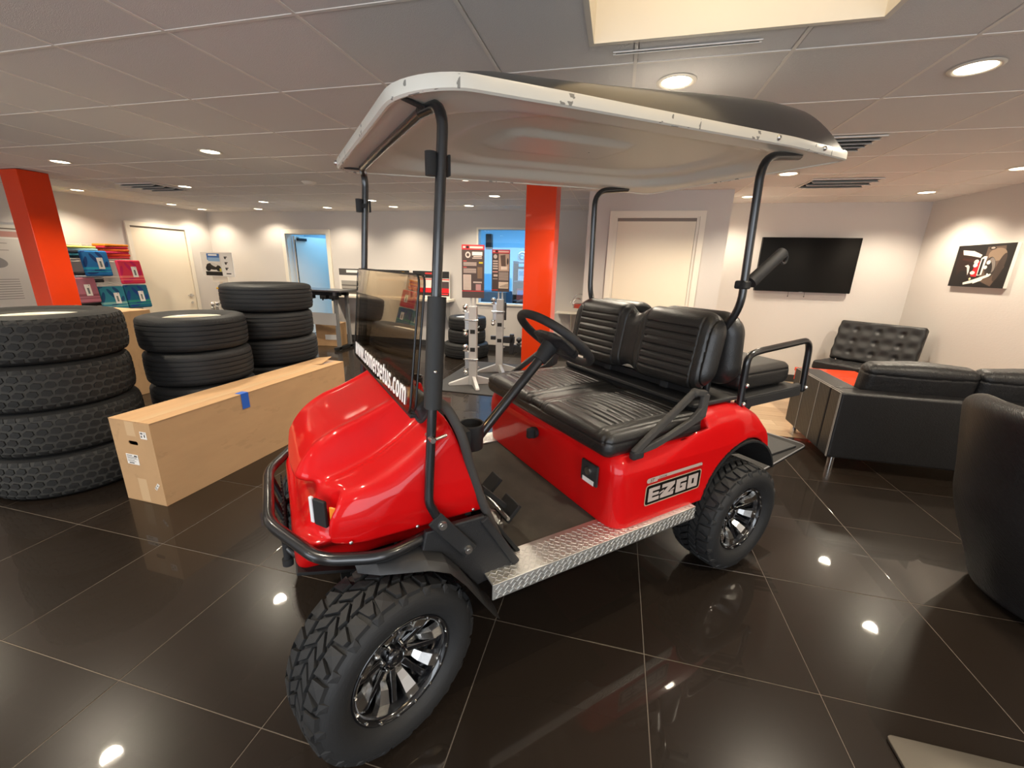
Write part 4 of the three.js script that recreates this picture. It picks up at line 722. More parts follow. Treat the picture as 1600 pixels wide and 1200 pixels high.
const ATL = ['worn all-terrain truck tyre at the bottom of the stack behind the long carton', 'all-terrain truck tyre second from the floor behind the long carton', 'all-terrain truck tyre third from the floor, pale scuffs in its tread', 'all-terrain truck tyre with pale wheel on top of its stack'];
stack(ATL.map((l, i) => (x, y, z) => {
  const t = thing('truck_tyre', l, 'tyre', [x, y + AW * 0.533, z], rr(0, 6), 'all-terrain tyres stacked by the carton'); mesh('carcass', atCarcass, M.groove, t); mesh('tread', atTread, M.rubberOld, t);
  mesh('sidewall', [lathe([[0.218, AW * 0.39], [0.26, AW * 0.512], [0.32, AW * 0.533], [0.36, AW * 0.515], [0.385, AW * 0.46]], 64), lathe([[0.385, -AW * 0.46], [0.36, -AW * 0.515], [0.32, -AW * 0.533], [0.26, -AW * 0.512], [0.218, -AW * 0.39]], 64)], M.rubberOld, t);
  if (i === 3) wheelDisc(0.215, AW, whiteRim, t); return y + AW * 1.066;
}), -3.50, -1.80);
// middle: highway tyres on cream wheels
const midGeo = groovedTyre(0.36, 0.245, 0.20, [-0.07, -0.035, 0, 0.035, 0.07]);
const MIDL = ['highway tyre at the foot of the cream wheeled stack', 'highway tyre second from the floor in the cream wheeled stack', 'highway tyre third from the floor in the cream wheeled stack', 'highway tyre with cream steel wheel topping the middle stack'];
const lug = (R, W, n) => { const o = []; for (let i = 0; i < n; i++) for (const s of [-1, 1]) o.push(treadBlock([[0, s * W * 0.36], [0.018, s * W * 0.36], [0.014, s * W * 0.47], [0.002, s * W * 0.47]], R, W, 0.002, i / n * Math.PI * 2)); return merge(o); };
const midLug = lug(0.36, 0.245, 80);
stack(MIDL.map((l, i) => (x, y, z) => { const t = thing('highway_tyre', l, 'tyre', [x, y + 0.129, z], rr(0, 6), 'highway tyres stacked between the tyre stacks'); mesh('carcass', midGeo, M.rubber, t); mesh('shoulder_lugs', midLug, M.rubber, t); wheelDisc(0.20, 0.245, whiteRim, t); return y + 0.258; }), -3.235, -2.58);
// tall stack
const tallGeo = groovedTyre(0.395, 0.236, 0.20, [-0.075, -0.04, 0.0, 0.04, 0.075]);
const TL = ['black rib tread tyre at the floor of the tallest stack', 'black rib tread tyre second from the floor of the tallest stack', 'black rib tread tyre in the middle of the tallest stack', 'black rib tread tyre fourth from the floor of the tallest stack', 'black rib tread tyre on the very top of the tallest stack'];
stack(TL.map((l, i) => (x, y, z) => { const t = thing('rib_tyre', l, 'tyre', [x, y + 0.124, z], rr(0, 6), 'rib tread tyres in the tallest stack'); mesh('carcass', tallGeo, M.rubber, t); if (i === 4) wheelDisc(0.20, 0.236, whiteRim, t); return y + 0.2478; }), -3.30, -3.40);
// small stack by the back wall
const smallGeo = groovedTyre(0.31, 0.20, 0.185, [-0.05, 0, 0.05]), lowGeo = groovedTyre(0.37, 0.225, 0.20, [-0.07, -0.03, 0.03, 0.07]);
[['wide tyre lying at the bottom of the stack by the back wall', lowGeo, 0.225, 0.20, 0], ['smaller tyre in the middle of the stack by the back wall', smallGeo, 0.20, 0.185, 0], ['smaller tyre with white wheel on top of the stack by the back wall', smallGeo, 0.20, 0.185, 1]].reduce((y, [l, g, W, rim, top], i) => {
  const t = thing('trailer_tyre', l, 'tyre', [-2.36 + i * 0.01, y + W * 0.525, -6.42], 0.4 * i, 'tyres stacked by the back wall'); mesh('carcass', g, M.rubber, t); if (top) wheelDisc(rim, W, std({ color: lin(0.8, 0.78, 0.75), roughness: 0.4 }), t); return y + W * 1.05;
}, 0);
// ---------------------------------------------------------------- cartons
{
  const x0 = -2.83, x1 = -2.51, z0 = -3.375, z1 = -1.645, h = 0.53, cx = (x0 + x1) / 2, cz = (z0 + z1) / 2, W = x1 - x0, L = z1 - z0;
  const t = thing('long_carton', 'long brown cardboard carton with blue tape lying in front of the tyres', 'cardboard box', [cx, 0, cz], -0.022);
  const th = 0.005, hw = 0.03, hh = 0.0125;
  // front end panel with a cut hand hole
  const hole = rrect(0.075, 0.026, 0.012, 4).map(([a, b]) => [a + 0.0, b + 0.395]);
  mesh('end_panel', extrude([[-W / 2, 0.001], [W / 2, 0.001], [W / 2, h], [-W / 2, h]], th, 0, [hole]).translate(0, 0, L / 2 - th / 2), M.kraft, t);
  mesh('side_wall', [boxAt(-W / 2, -W / 2 + th, 0.001, h, -L / 2, L / 2 - th), boxAt(W / 2 - th, W / 2, 0.001, h, -L / 2, L / 2 - th), boxAt(-W / 2 + th, W / 2 - th, 0.001, h, -L / 2, -L / 2 + th), boxAt(-W / 2 + th, W / 2 - th, 0.001, th, -L / 2, L / 2 - th)], M.kraft, t);
  mesh('top_flap', boxAt(-W / 2 - 0.002, 0.048, h, h + th, -L / 2, L / 2), M.kraft, t); mesh('top_flap', boxAt(0.052, W / 2 + 0.002, h, h + th, -L / 2, L / 2 - 0.002), M.kraft, t);
  const lf = mesh('lifted_flap', [boxAt(-0.10, 0.06, 0, 0.004, -0.16, 0)], M.kraft, t); lf.position.set(0.02, h + 0.006, -L / 2 + 0.2); lf.rotation.set(0.22, 0.1, 0.12);
  mesh('seam_tape', [boxAt(0.022, 0.078, h + th, h + th + 0.0006, -L / 2, L / 2), boxAt(-0.035, 0.035, h - 0.09, h, L / 2, L / 2 + 0.0006), boxAt(-0.035, 0.035, 0.01, 0.16, L / 2, L / 2 + 0.0006)], M.tape, t);
  const TZ = 0.235, bm = std({ color: lin(0.02, 0.11, 0.50), roughness: 0.6 });
  const bt = mesh('blue_tape', [boxAt(W / 2 - 0.05, W / 2 + 0.0035, h + th + 0.001, h + th + 0.002, TZ - 0.03, TZ + 0.03), boxAt(W / 2 + 0.0025, W / 2 + 0.004, h - 0.105, h + th + 0.001, TZ - 0.03, TZ + 0.03)], bm, t); bt.userData.label = 'strip of blue masking tape';
  const lab = (lines) => canvasTex(256, 160, (c, w, hh2) => { c.fillStyle = '#e9e4de'; c.fillRect(0, 0, w, hh2); c.fillStyle = '#3a3836'; lines.forEach(([x, y, ww, k]) => c.fillRect(x, y, ww, k)); });
  const l1 = lab([[16, 16, 120, 10], [170, 14, 66, 22], [16, 40, 220, 6], [16, 54, 200, 6], [16, 70, 224, 6], [16, 92, 150, 6], [16, 108, 180, 6], [40, 130, 110, 16]]), l2 = lab([[20, 20, 100, 30], [20, 60, 90, 10], [20, 90, 60, 40], [150, 20, 80, 6], [150, 40, 80, 6], [150, 60, 50, 60]]);
  mesh('shipping_label', box(0.095, 0.066, 0.0012, -0.035, 0.285, L / 2 + 0.001), std({ map: l1, roughness: 0.6 }), t);
  mesh('barcode_label', box(0.05, 0.045, 0.0012, 0.098, 0.455, L / 2 + 0.001), std({ map: l2, roughness: 0.6 }), t);
  const sm = mesh('small_label', box(0.05, 0.018, 0.0012), std({ map: l2, roughness: 0.6 }), t); sm.position.set(0.115, 0.125, L / 2 + 0.001); sm.rotation.z = 0.9;
}
{ // carton behind the all-terrain stack
  const t = thing('flat_carton', 'brown taped carton standing behind the all-terrain tyre stack', 'cardboard box', [-5.45, 0, -3.28], 0.03);
  mesh('carton_body', rbox(1.05, 0.90, 0.34, 0.004, 0, 0.45, 0, 1), M.kraft, t); mesh('seam_tape', [box(1.06, 0.0008, 0.06, 0, 0.9005, 0)], M.tape, t); mesh('edge_tape', box(0.07, 0.002, 0.342, -0.1, 0.9, 0), M.tape, t);
}
// ---------------------------------------------------------------- lounge: sofa, chairs, table, television, picture
function leatherPad(w, h, d, r, puff = 0, seam = null) { return implicit((x, y, z) => { let q = sdBox(x, y, z, w / 2, h / 2, d / 2, r); if (puff) q -= puff * sst(0.5, 0.0, Math.abs(x) / w) * (y > 0 ? 1 : 0.3); if (seam) q += seam(x, y, z); return q; }, [-w / 2 - 0.03, -h / 2 - 0.03, -d / 2 - 0.03], [w / 2 + 0.03, h / 2 + 0.04, d / 2 + 0.03], Math.max(0.011, Math.min(w, h, d) / 18)); }
{
  const t = thing('leather_sofa', 'black leather sofa with pale double stitching seen from behind', 'sofa', [1.68, 0, -3.43]);   // x to the right along the back, -z towards the seat
  const L = 1.84, D = 0.86;
  const P = (name, g, x, y, z, m = M.leather) => { const q = mesh(name, g, m, t); q.position.set(x, y, z); return q; };
  P('arm', leatherPad(0.20, 0.52, D - 0.17, 0.018), 0.10, 0.36, -0.17 - (D - 0.17) / 2); P('arm', leatherPad(0.20, 0.52, D - 0.17, 0.018), L - 0.10, 0.36, -0.17 - (D - 0.17) / 2);
  P('back_panel', leatherPad(L, 0.52, 0.17, 0.016), L / 2, 0.36, -0.085);
  P('seat_base', leatherPad(L - 0.41, 0.22, D - 0.2, 0.02), L / 2, 0.21, -0.19 - (D - 0.2) / 2);
  for (const x of [0.21 + 0.36, 0.21 + 1.07]) { P('seat_cushion', leatherPad(0.70, 0.15, 0.60, 0.05, 0.015), x, 0.395, -0.52); const b = P('back_cushion', leatherPad(0.72, 0.44, 0.17, 0.065, 0.02, (X, Y, Z) => 0.006 * Math.exp(-(((Y - 0.15) / 0.008) ** 2)) + 0.004 * nA(X * 3 + 5, Y * 3 + Z * 2)), x, 0.605, -0.265); b.rotation.x = 0.14; }
  const st = []; for (const y of [0, 1]) { }
  const seams = [[-0.001, 0.105, -0.006, -0.001, 0.615, -0.006], [-0.001, 0.105, -0.02, -0.001, 0.615, -0.02], [-0.001, 0.615, -0.012, -0.001, 0.615, -D + 0.02], [0.014, 0.6205, -0.02, 0.014, 0.6205, -D + 0.02], [-0.001, 0.11, -D * 0.42, -0.001, 0.61, -D * 0.42], [-0.001, 0.11, -D * 0.72, -0.001, 0.61, -D * 0.72]];
  for (const s of seams) mesh('stitching', rod(s.slice(0, 3), s.slice(3), 0.0021, 6), M.stitch, t);
  for (const [x, z] of [[0.06, -0.05], [0.06, -D + 0.08], [L - 0.06, -0.05], [L - 0.06, -D + 0.08]]) P('leg', cyl(0.024, 0.024, 0.105, 0, 0, 0, 20), x, 0.0525, z, M.chrome);
}
{ // tub armchair in the foreground, mostly outside the frame; its curved back faces the camera
  const t = thing('tub_armchair', 'black leather tub armchair with a sweeping curved back at the picture edge', 'armchair', [2.13, 0, -2.10], 0.0);
  const shell = (x, y, z) => { const r = Math.hypot(x, z), a = Math.atan2(z, -x), h = 0.96 - 0.26 * sst(0.25, 1.7, Math.abs(a)), rad = 0.27 + 0.15 * sst(-0.05, 0.5, y) + 0.075 * sst(0.35, 1.05, y); let d = smax(Math.abs(r - rad) - 0.055, y - h, 0.07); d = smax(d, 0.03 - y, 0.03); d = smax(d, Math.abs(a) - 2.2, 0.04); return d * 0.85; };
  mesh('shell', implicit(shell, [-0.62, 0.0, -0.62], [0.5, 1.04, 0.62], 0.015), M.leather, t);
  const sc = mesh('seat_cushion', leatherPad(0.60, 0.16, 0.56, 0.07, 0.01), M.leather, t); sc.position.set(0.06, 0.40, 0); mesh('seat_base', cyl(0.24, 0.32, 0.25, 0.02, 0.20, 0, 36), M.leather, t);
  for (const [x, z] of [[-0.2, -0.15], [-0.2, 0.15], [0.18, -0.15], [0.18, 0.15]]) mesh('leg', cyl(0.018, 0.022, 0.08, x, 0.04, z, 14), M.chrome, t);
}
{ // tufted lounge chair in the corner, facing out into the room
  const t = thing('tufted_chair', 'black button-tufted armless lounge chair in the room corner', 'chair', [2.96, 0, -5.72], -0.72);
  const tuft = (u, v, nu, nv, w, h) => { let s = 0; for (let i = 0; i < nu; i++) for (let j = 0; j < nv; j++) { const a = (u - (-w / 2 + (i + 0.5) * w / nu)), b = v - (-h / 2 + (j + 0.5) * h / nv); s += Math.exp(-((a * a + b * b) / 0.0011)); } return s; };
  const W = 0.82, pad = (h) => implicit((x, y, z) => { let d = sdBox(x, y, z, W / 2, h / 2, 0.055, 0.03); if (z > 0) d += 0.030 * tuft(x, y, 3, 3, W * 0.8, h * 0.85) - 0.006 * Math.cos(x * Math.PI * 2 / (W * 0.8 / 3)) * Math.cos(y * Math.PI * 2 / (h * 0.85 / 3)); return d; }, [-W / 2 - 0.02, -h / 2 - 0.02, -0.085], [W / 2 + 0.02, h / 2 + 0.02, 0.09], 0.0105);
  const b = mesh('backrest', pad(0.50), M.leather, t); b.position.set(0, 0.66, -0.20); b.rotation.x = -0.30;
  const s = mesh('seat', pad(0.62), M.leather, t); s.position.set(0, 0.385, 0.10); s.rotation.x = -Math.PI / 2 - 0.05;
  for (const x of [-0.33, 0.33]) { mesh('leg_frame', pipe([[x, 0.01, 0.36], [x, 0.22, 0.12], [x, 0.40, -0.08], [x, 0.80, -0.32]], 0.011, 0.1, 8), M.chrome, t); mesh('leg_frame', pipe([[x, 0.01, -0.34], [x, 0.18, -0.12], [x, 0.31, 0.12], [x, 0.335, 0.38]], 0.011, 0.1, 8), M.chrome, t); }
}
{
  const t = thing('orange_table', 'low glossy orange table between the sofa and tufted chair', 'coffee table', [2.37, 0, -4.96]);
  mesh('tabletop', rbox(0.60, 0.04, 0.72, 0.006, 0, 0.40, 0), M.orange, t); mesh('tabletop_joint', box(0.60, 0.001, 0.003, 0.0, 0.4205, 0), M.black, t);
  mesh('apron', [boxAt(-0.29, 0.29, 0.28, 0.38, 0.34, 0.35), boxAt(-0.29, 0.29, 0.28, 0.38, -0.35, -0.34), boxAt(-0.29, -0.28, 0.28, 0.38, -0.34, 0.34), boxAt(0.28, 0.29, 0.28, 0.38, -0.34, 0.34)], M.orange, t);
  for (const [x, z] of [[-0.25, -0.31], [0.25, -0.31], [-0.25, 0.31], [0.25, 0.31]]) mesh('leg', box(0.05, 0.38, 0.05, x, 0.19, z), M.orange, t);
}
{
  const t = thing('television', 'large black flat television hung on the lounge wall', 'television', [2.335, 1.565, ZT]);
  mesh('screen', rbox(1.115, 0.67, 0.012, 0.003, 0, 0, 0.062), phy({ color: lin(0.003, 0.003, 0.003), roughness: 0.16, specularIntensity: 0.45 }), t);
  mesh('housing', rbox(1.122, 0.68, 0.026, 0.005, 0, 0, 0.042), M.blackPlastic, t); mesh('wall_bracket', box(0.4, 0.3, 0.03, 0, 0, 0.0155), M.black, t);
  mesh('maker_badge', box(0.04, 0.008, 0.004, 0.0, -0.339, 0.066), M.steel, t);
  for (const x of [-0.13, 0.06]) mesh('pull_cord', [rod([x, -0.34, 0.03], [x, -0.395, 0.03], 0.002, 6), new THREE.SphereGeometry(0.007, 8, 6).translate(x, -0.398, 0.03)], M.black, t);
}
{
  const art = canvasTex(1024, 620, (c, w, h) => {
    c.fillStyle = '#120b08'; c.fillRect(0, 0, w, h);
    const bl = (x, y, rx, ry, col, rot = 0) => { c.fillStyle = col; c.beginPath(); c.ellipse(x, y, rx, ry, rot, 0, 7); c.fill(); }, pl = (col, p) => { c.fillStyle = col; c.beginPath(); p.forEach(([x, y], i) => i ? c.lineTo(x, y) : c.moveTo(x, y)); c.closePath(); c.fill(); };
    pl('#5d4a3d', [[560, 40], [860, 30], [930, 330], [800, 600], [560, 520]]); bl(760, 150, 150, 90, '#8a7460'); bl(860, 330, 60, 200, '#3d3029', 0.2); bl(650, 60, 60, 24, '#2c211b'); bl(650, 56, 36, 14, '#a89d92');
    pl('#241009', [[60, 90], [460, 110], [500, 300], [470, 470], [140, 480], [40, 300]]); pl('#e8ddd0', [[110, 70], [330, 90], [500, 150], [480, 190], [300, 160], [140, 140]]); pl('#3a1710', [[150, 190], [430, 220], [420, 260], [150, 220]]);
    pl('#c8151f', [[440, 250], [510, 240], [505, 470], [400, 460], [390, 420]]); pl('#ece3d8', [[500, 200], [545, 170], [600, 175], [590, 440], [505, 450]]); pl('#0d0a10', [[522, 210], [560, 205], [560, 440], [515, 440]]);
    bl(700, 330, 90, 150, '#2e2622', -0.25); bl(715, 300, 60, 110, '#7c736c', -0.3); bl(690, 340, 46, 100, '#211a17', -0.3); bl(650, 260, 34, 30, '#eee6dc'); bl(620, 330, 30, 26, '#e7dfd6'); bl(430, 250, 44, 34, '#d9cfc2'); bl(430, 300, 40, 30, '#efe6da');
    pl('#ded6cc', [[230, 310], [290, 290], [330, 320], [340, 400], [330, 450], [310, 400], [280, 330]]); bl(415, 410, 46, 26, '#f0d9cf'); bl(225, 450, 90, 70, '#0c0807'); bl(400, 500, 20, 18, '#f3d9a8'); bl(690, 430, 16, 14, '#f5efe4');
    pl('#efe7d8', [[290, 560], [460, 510], [740, 420], [760, 430], [730, 460], [460, 560], [300, 590]]); pl('#f5efe2', [[470, 540], [640, 490], [620, 520], [480, 570]]);
  });
  const t = thing('car_picture', 'dark canvas print of a vintage car on the right wall', 'picture', [XR, 1.58, -5.35], -Math.PI / 2);
  mesh('canvas', rbox(0.70, 0.415, 0.03, 0.003, 0, 0, 0.0165, 1), std({ color: lin(0.72, 0.68, 0.62), roughness: 0.8 }), t);
  mesh('print', new THREE.PlaneGeometry(0.70, 0.415).translate(0, 0, 0.0325), std({ map: art, roughness: 0.55 }), t);
}
{
  const m = tag(mesh('door_mat', [extrude(rrect(1.0, 0.9, 0.06), 0.008, 0.002).rotateX(-Math.PI / 2)], M.carpet), 'dark grey floor mat with a light bound edge behind the cart', 'floor mat'); m.position.set(1.075, 0.0045, -3.80); m.rotation.y = 0.876;
  mesh('bound_edge', pipe(rrect(1.0, 0.9, 0.06).map(([a, b]) => [a, 0.003, b]), 0.006, 0.02, 6, true), M.matEdge, m);
}
tag(mesh('steel_floor_plate', [extrude(rrect(0.75, 0.5, 0.02), 0.012, 0.003).rotateX(-Math.PI / 2)], std({ color: lin(0.11, 0.095, 0.075), metalness: 0.5, roughness: 0.38, bumpMap: T_grain, bumpScale: 0.001 })), 'brushed metal plate lying on the floor tiles', 'metal plate').position.set(1.36, 0.007, -1.02);
// ---------------------------------------------------------------- hitch display stands on the grey mat
tag(mesh('display_mat', rbox(1.55, 0.01, 1.62, 0.004, 0, 0.0055, 0), M.carpet), 'charcoal mat beneath the two hitch display stands', 'floor mat').position.set(-1.33, 0, -5.20);
const chromeBall = (s) => lathe([[0.0, 0.062], [0.012, 0.061], [0.024, 0.052], [0.028, 0.038], [0.024, 0.025], [0.014, 0.016], [0.013, 0.006], [0.026, 0.002], [0.026, -0.008], [0.0, -0.008]].map(([a, b]) => [a * s, b * s]), 18);
function sign(w, h, kind) {
  return canvasTex(256, 512, (c) => {
    c.fillStyle = '#4a3a34'; c.fillRect(0, 0, 256, 512); c.fillStyle = '#c8272b'; c.fillRect(0, 0, 256, 46); c.fillStyle = '#1c1412'; c.fillRect(50, 10, 32, 26); c.fillStyle = '#e9b8ae'; c.fillRect(90, 14, 150, 20); c.fillRect(14, 14, 28, 18);
    const ln = (x, y, w2, k, col = '#c7b3a6') => { c.fillStyle = col; c.fillRect(x, y, w2, k); };
    if (kind) {
      c.fillStyle = '#cdbdb2'; c.beginPath(); c.arc(70, 95, 30, 0, 7); c.fill(); c.fillStyle = '#4a3a34'; c.beginPath(); c.arc(70, 95, 16, 0, 7); c.fill(); ln(118, 66, 116, 34, '#e8d8cb'); ln(132, 106, 96, 10); ln(120, 122, 110, 8); ln(16, 150, 40, 8, '#d04a44'); for (let i = 0; i < 4; i++) ln(18, 166 + i * 9, 150, 5); c.fillStyle = '#c9b21c'; c.fillRect(196, 160, 44, 16);
      ln(16, 210, 40, 8, '#d04a44'); for (let i = 0; i < 5; i++) ln(18, 226 + i * 9, 146, 5); ln(178, 210, 56, 110, '#7b6046'); ln(16, 284, 90, 150, '#d9c6b6'); for (let i = 0; i < 12; i++) ln(22, 292 + i * 12, 78, 4, '#7a655a'); ln(130, 350, 100, 14); ln(160, 376, 60, 60, '#b98a86'); ln(0, 440, 256, 8, '#c8272b');
    } else {
      c.fillStyle = '#b79a86'; c.fillRect(96, 50, 150, 210); c.fillStyle = '#5c4438'; c.beginPath(); c.moveTo(120, 70); c.lineTo(190, 60); c.lineTo(200, 200); c.lineTo(140, 240); c.fill(); c.fillStyle = '#2f211c'; c.beginPath(); c.ellipse(226, 140, 12, 40, 0, 0, 7); c.fill(); c.fillStyle = '#e1cdbd'; c.fillRect(130, 200, 90, 40); c.fillStyle = '#cdbdb2'; c.beginPath(); c.arc(48, 84, 26, 0, 7); c.fill();
      for (let i = 0; i < 4; i++) ln(14, 130 + i * 30, 72, 18); ln(10, 262, 76, 12, '#e7a79c'); ln(24, 300, 60, 26); for (let i = 0; i < 8; i++) ln(100, 272 + i * 13, 140, 6); ln(14, 350, 70, 8); ln(100, 390, 140, 80, '#d8c3ae'); for (let i = 0; i < 6; i++) ln(120 + i * 20, 440 - i * 6, 12, 20 + i * 6, '#7d6a5c'); ln(0, 486, 90, 10, '#c8272b');
    }
  });
}
function hitchStand(x, z, h, sy, kind, label, turn) {
  const t = thing('display_stand', label, 'display stand', [x, 0.0105, z], turn);
  mesh('post', rbox(0.095, h, 0.095, 0.004, 0, h / 2, 0, 1), M.greyPaint, t);
  for (let k = 0; k < 4; k++) { const g = extrude([[0.03, 0.0], [0.30, 0.0], [0.31, 0.012], [0.30, 0.03], [0.05, 0.11], [0.03, 0.11]], 0.045, 0.004).rotateY(k * Math.PI / 2 + 0.35); mesh('foot', g, M.greyPaint, t); }
  for (const y of [0.30, 0.52]) mesh('receiver_opening', [box(0.06, 0.05, 0.002, 0, y + 0.15, 0.0485)], M.black, t);
  const hitch = (y, s) => { mesh('ball_mount', [rbox(0.055, 0.13, 0.06, 0.005, -0.07, y, 0.02), rbox(0.05, 0.10, 0.05, 0.004, -0.07, y - 0.10, 0.02)], M.steel, t); mesh('hitch_ball', [chromeBall(1.25 * s).translate(-0.09, y + 0.075, 0.03)], M.chrome, t); mesh('hitch_ball', [chromeBall(1.1 * s).rotateX(Math.PI).translate(-0.09, y - 0.16, 0.03)], M.chrome, t); mesh('hitch_pin', [rod([-0.11, y - 0.03, 0.06], [0.06, y - 0.03, 0.06], 0.008), new THREE.SphereGeometry(0.014, 10, 8).translate(0.06, y - 0.03, 0.06)], M.chrome, t); };
  hitch(h - 0.13, 1); if (kind) hitch(0.36, 1);
  for (const y of kind ? [0.22, 0.48, 0.66, 0.72] : [0.35, 0.62]) mesh('side_pin', [rod([0.038, y, 0], [0.065, y, 0], 0.007), new THREE.SphereGeometry(0.011, 8, 6).translate(0.067, y, 0)], M.chrome, t);
  if (!kind) { mesh('black_ball_mount', [rbox(0.16, 0.09, 0.06, 0.008, 0.13, 0.46, 0), rbox(0.06, 0.28, 0.06, 0.008, 0.17, 0.40, 0), rbox(0.10, 0.04, 0.05, 0.006, 0.24, 0.37, 0), chromeBall(1.4).translate(0.27, 0.41, 0), rbox(0.07, 0.05, 0.05, 0.005, -0.09, 0.48, 0)], M.blackPlastic, t); mesh('black_shank', rbox(0.03, 0.24, 0.03, 0.004, 0.07, h - 0.16, 0), M.blackPlastic, t); }
  mesh('sign_post', [box(0.018, 0.2, 0.012, -0.025, h + 0.09, 0), box(0.018, 0.2, 0.012, 0.025, h + 0.09, 0)], M.greyPaint, t);
  const sh = sy, sw = sh * 0.44; mesh('sign_board', box(sw, sh, 0.008, 0, h + 0.1 + sh / 2, 0.012), M.base, t); const p = mesh('sign_print', new THREE.PlaneGeometry(sw, sh), std({ map: sign(1, 1, kind), roughness: 0.5 }), t); p.position.set(0, h + 0.1 + sh / 2, 0.0168);
  return t;
}
hitchStand(-1.66, -4.76, 0.97, 0.60, 1, 'grey steel display stand with chrome hitch balls and the taller sign', 0.16);
hitchStand(-1.53, -5.50, 1.01, 0.54, 0, 'grey steel display stand carrying a black hitch and smaller sign', 0.16);
// ---------------------------------------------------------------- back wall: counter with boards, bench, office shelves
{
  const t = thing('wall_counter', 'narrow white counter shelf under the product boards', 'counter', [-3.93, 0, ZB]);
  mesh('shelf_top', rbox(2.3, 0.04, 0.30, 0.004, 0, 0.85, 0.152), M.white, t);
  for (const x of [-1.05, 0, 1.05]) mesh('bracket', extrude([[0.0, 0.83], [0.27, 0.83], [0.27, 0.79], [0.03, 0.35], [0, 0.35]], 0.02).rotateY(-Math.PI / 2).translate(x, 0, 0.001), M.greyPaint, t);
  const board = (x, w, label, draw) => { const b = thing('product_board', label, 'poster', [x, 0.87, ZB + 0.05]); mesh('board', box(w, 0.47, 0.012, 0, 0.235, 0), M.paper, b); mesh('board_print', new THREE.PlaneGeometry(w - 0.01, 0.46).translate(0, 0.235, 0.0065), std({ map: canvasTex(384, 256, draw), roughness: 0.5 }), b); };
  const head = (c, col = '#1d1a18') => { c.fillStyle = '#d9d2c8'; c.fillRect(0, 0, 384, 256); c.fillStyle = col; c.fillRect(0, 0, 384, 66); };
  board(-4.71, 0.67, 'white product board with grey tool box picture on the counter', (c) => { head(c, '#4b4744'); c.fillStyle = '#f0ece6'; c.fillRect(90, 14, 160, 26); c.fillStyle = '#8f8a84'; c.fillRect(20, 120, 344, 136); c.fillStyle = '#5a5652'; c.fillRect(20, 160, 344, 14); c.fillStyle = '#3f3c39'; c.fillRect(30, 200, 300, 50); });
  board(-3.95, 0.69, 'black headed product board with yellow mark on the counter', (c) => { head(c); c.fillStyle = '#efe9e0'; c.fillRect(16, 16, 170, 20); c.fillStyle = '#d9a514'; c.fillRect(300, 14, 30, 24); c.fillStyle = '#e8e2d8'; c.fillRect(240, 60, 130, 30); c.fillStyle = '#a39b92'; c.fillRect(10, 100, 364, 150); c.fillStyle = '#d59a22'; c.fillRect(30, 90, 200, 14); });
  board(-3.2, 0.70, 'product board with red truck picture at the counter end', (c) => { head(c); c.fillStyle = '#c9302c'; c.fillRect(130, 14, 90, 16); c.fillStyle = '#efe9e0'; c.fillRect(60, 44, 70, 12); c.fillStyle = '#c9302c'; c.fillRect(0, 72, 384, 10); c.fillStyle = '#4a3a3a'; c.fillRect(240, 96, 140, 80); c.fillStyle = '#d4161c'; c.fillRect(40, 160, 340, 44); c.fillStyle = '#1a1412'; c.fillRect(40, 204, 340, 30); c.fillStyle = '#e03030'; c.fillRect(300, 210, 70, 12); });
}
{
  const t = thing('work_bench', 'dark topped high bench with grey panel in front of the doorway', 'table', [-4.93, 0, -6.18]);
  mesh('bench_top', rbox(1.15, 0.03, 0.46, 0.006, 0, 0.985, 0), std({ color: lin(0.05, 0.05, 0.052), roughness: 0.3 }), t);
  mesh('under_rail', [box(0.95, 0.05, 0.05, 0.02, 0.93, 0.1), box(0.95, 0.05, 0.05, 0.02, 0.93, -0.1)], M.black, t); for (const x of [-0.4, -0.05, 0.22, 0.4]) mesh('clamp', [rbox(0.12, 0.06, 0.1, 0.008, x, 0.88, 0.14), rod([x, 0.88, 0.19], [x, 0.83, 0.19], 0.012)], M.black, t);
  mesh('front_panel', box(0.84, 0.20, 0.012, 0, 0.52, 0.16), M.greyPaint, t);
  for (const [x, z] of [[-0.42, -0.16], [-0.42, 0.14], [0.42, -0.16], [0.42, 0.14]]) mesh('leg', box(0.05, 0.97, 0.05, x, 0.485, z), std({ color: lin(0.18, 0.18, 0.18), roughness: 0.5 }), t);
  mesh('base_rail', [box(0.05, 0.05, 0.5, -0.42, 0.03, 0), box(0.05, 0.05, 0.5, 0.42, 0.03, 0)], M.black, t);
}
{ const t = thing('small_carton', 'small brown carton with a white label under the bench', 'cardboard box', [-4.93, 0, -6.42], 0.2); mesh('carton_body', rbox(0.42, 0.40, 0.3, 0.005, 0, 0.2, 0, 1), M.kraft, t); mesh('label', box(0.2, 0.09, 0.002, 0.05, 0.16, 0.151), M.paper, t); }
{ const t = thing('black_case', 'black plastic case with a white sticker beside the bench', 'case', [-5.62, 0, -6.3], 0.1); mesh('case_body', rbox(0.42, 0.40, 0.3, 0.03, 0, 0.2, 0), M.blackPlastic, t); mesh('sticker', box(0.12, 0.1, 0.002, 0.1, 0.13, 0.151), M.paper, t); }
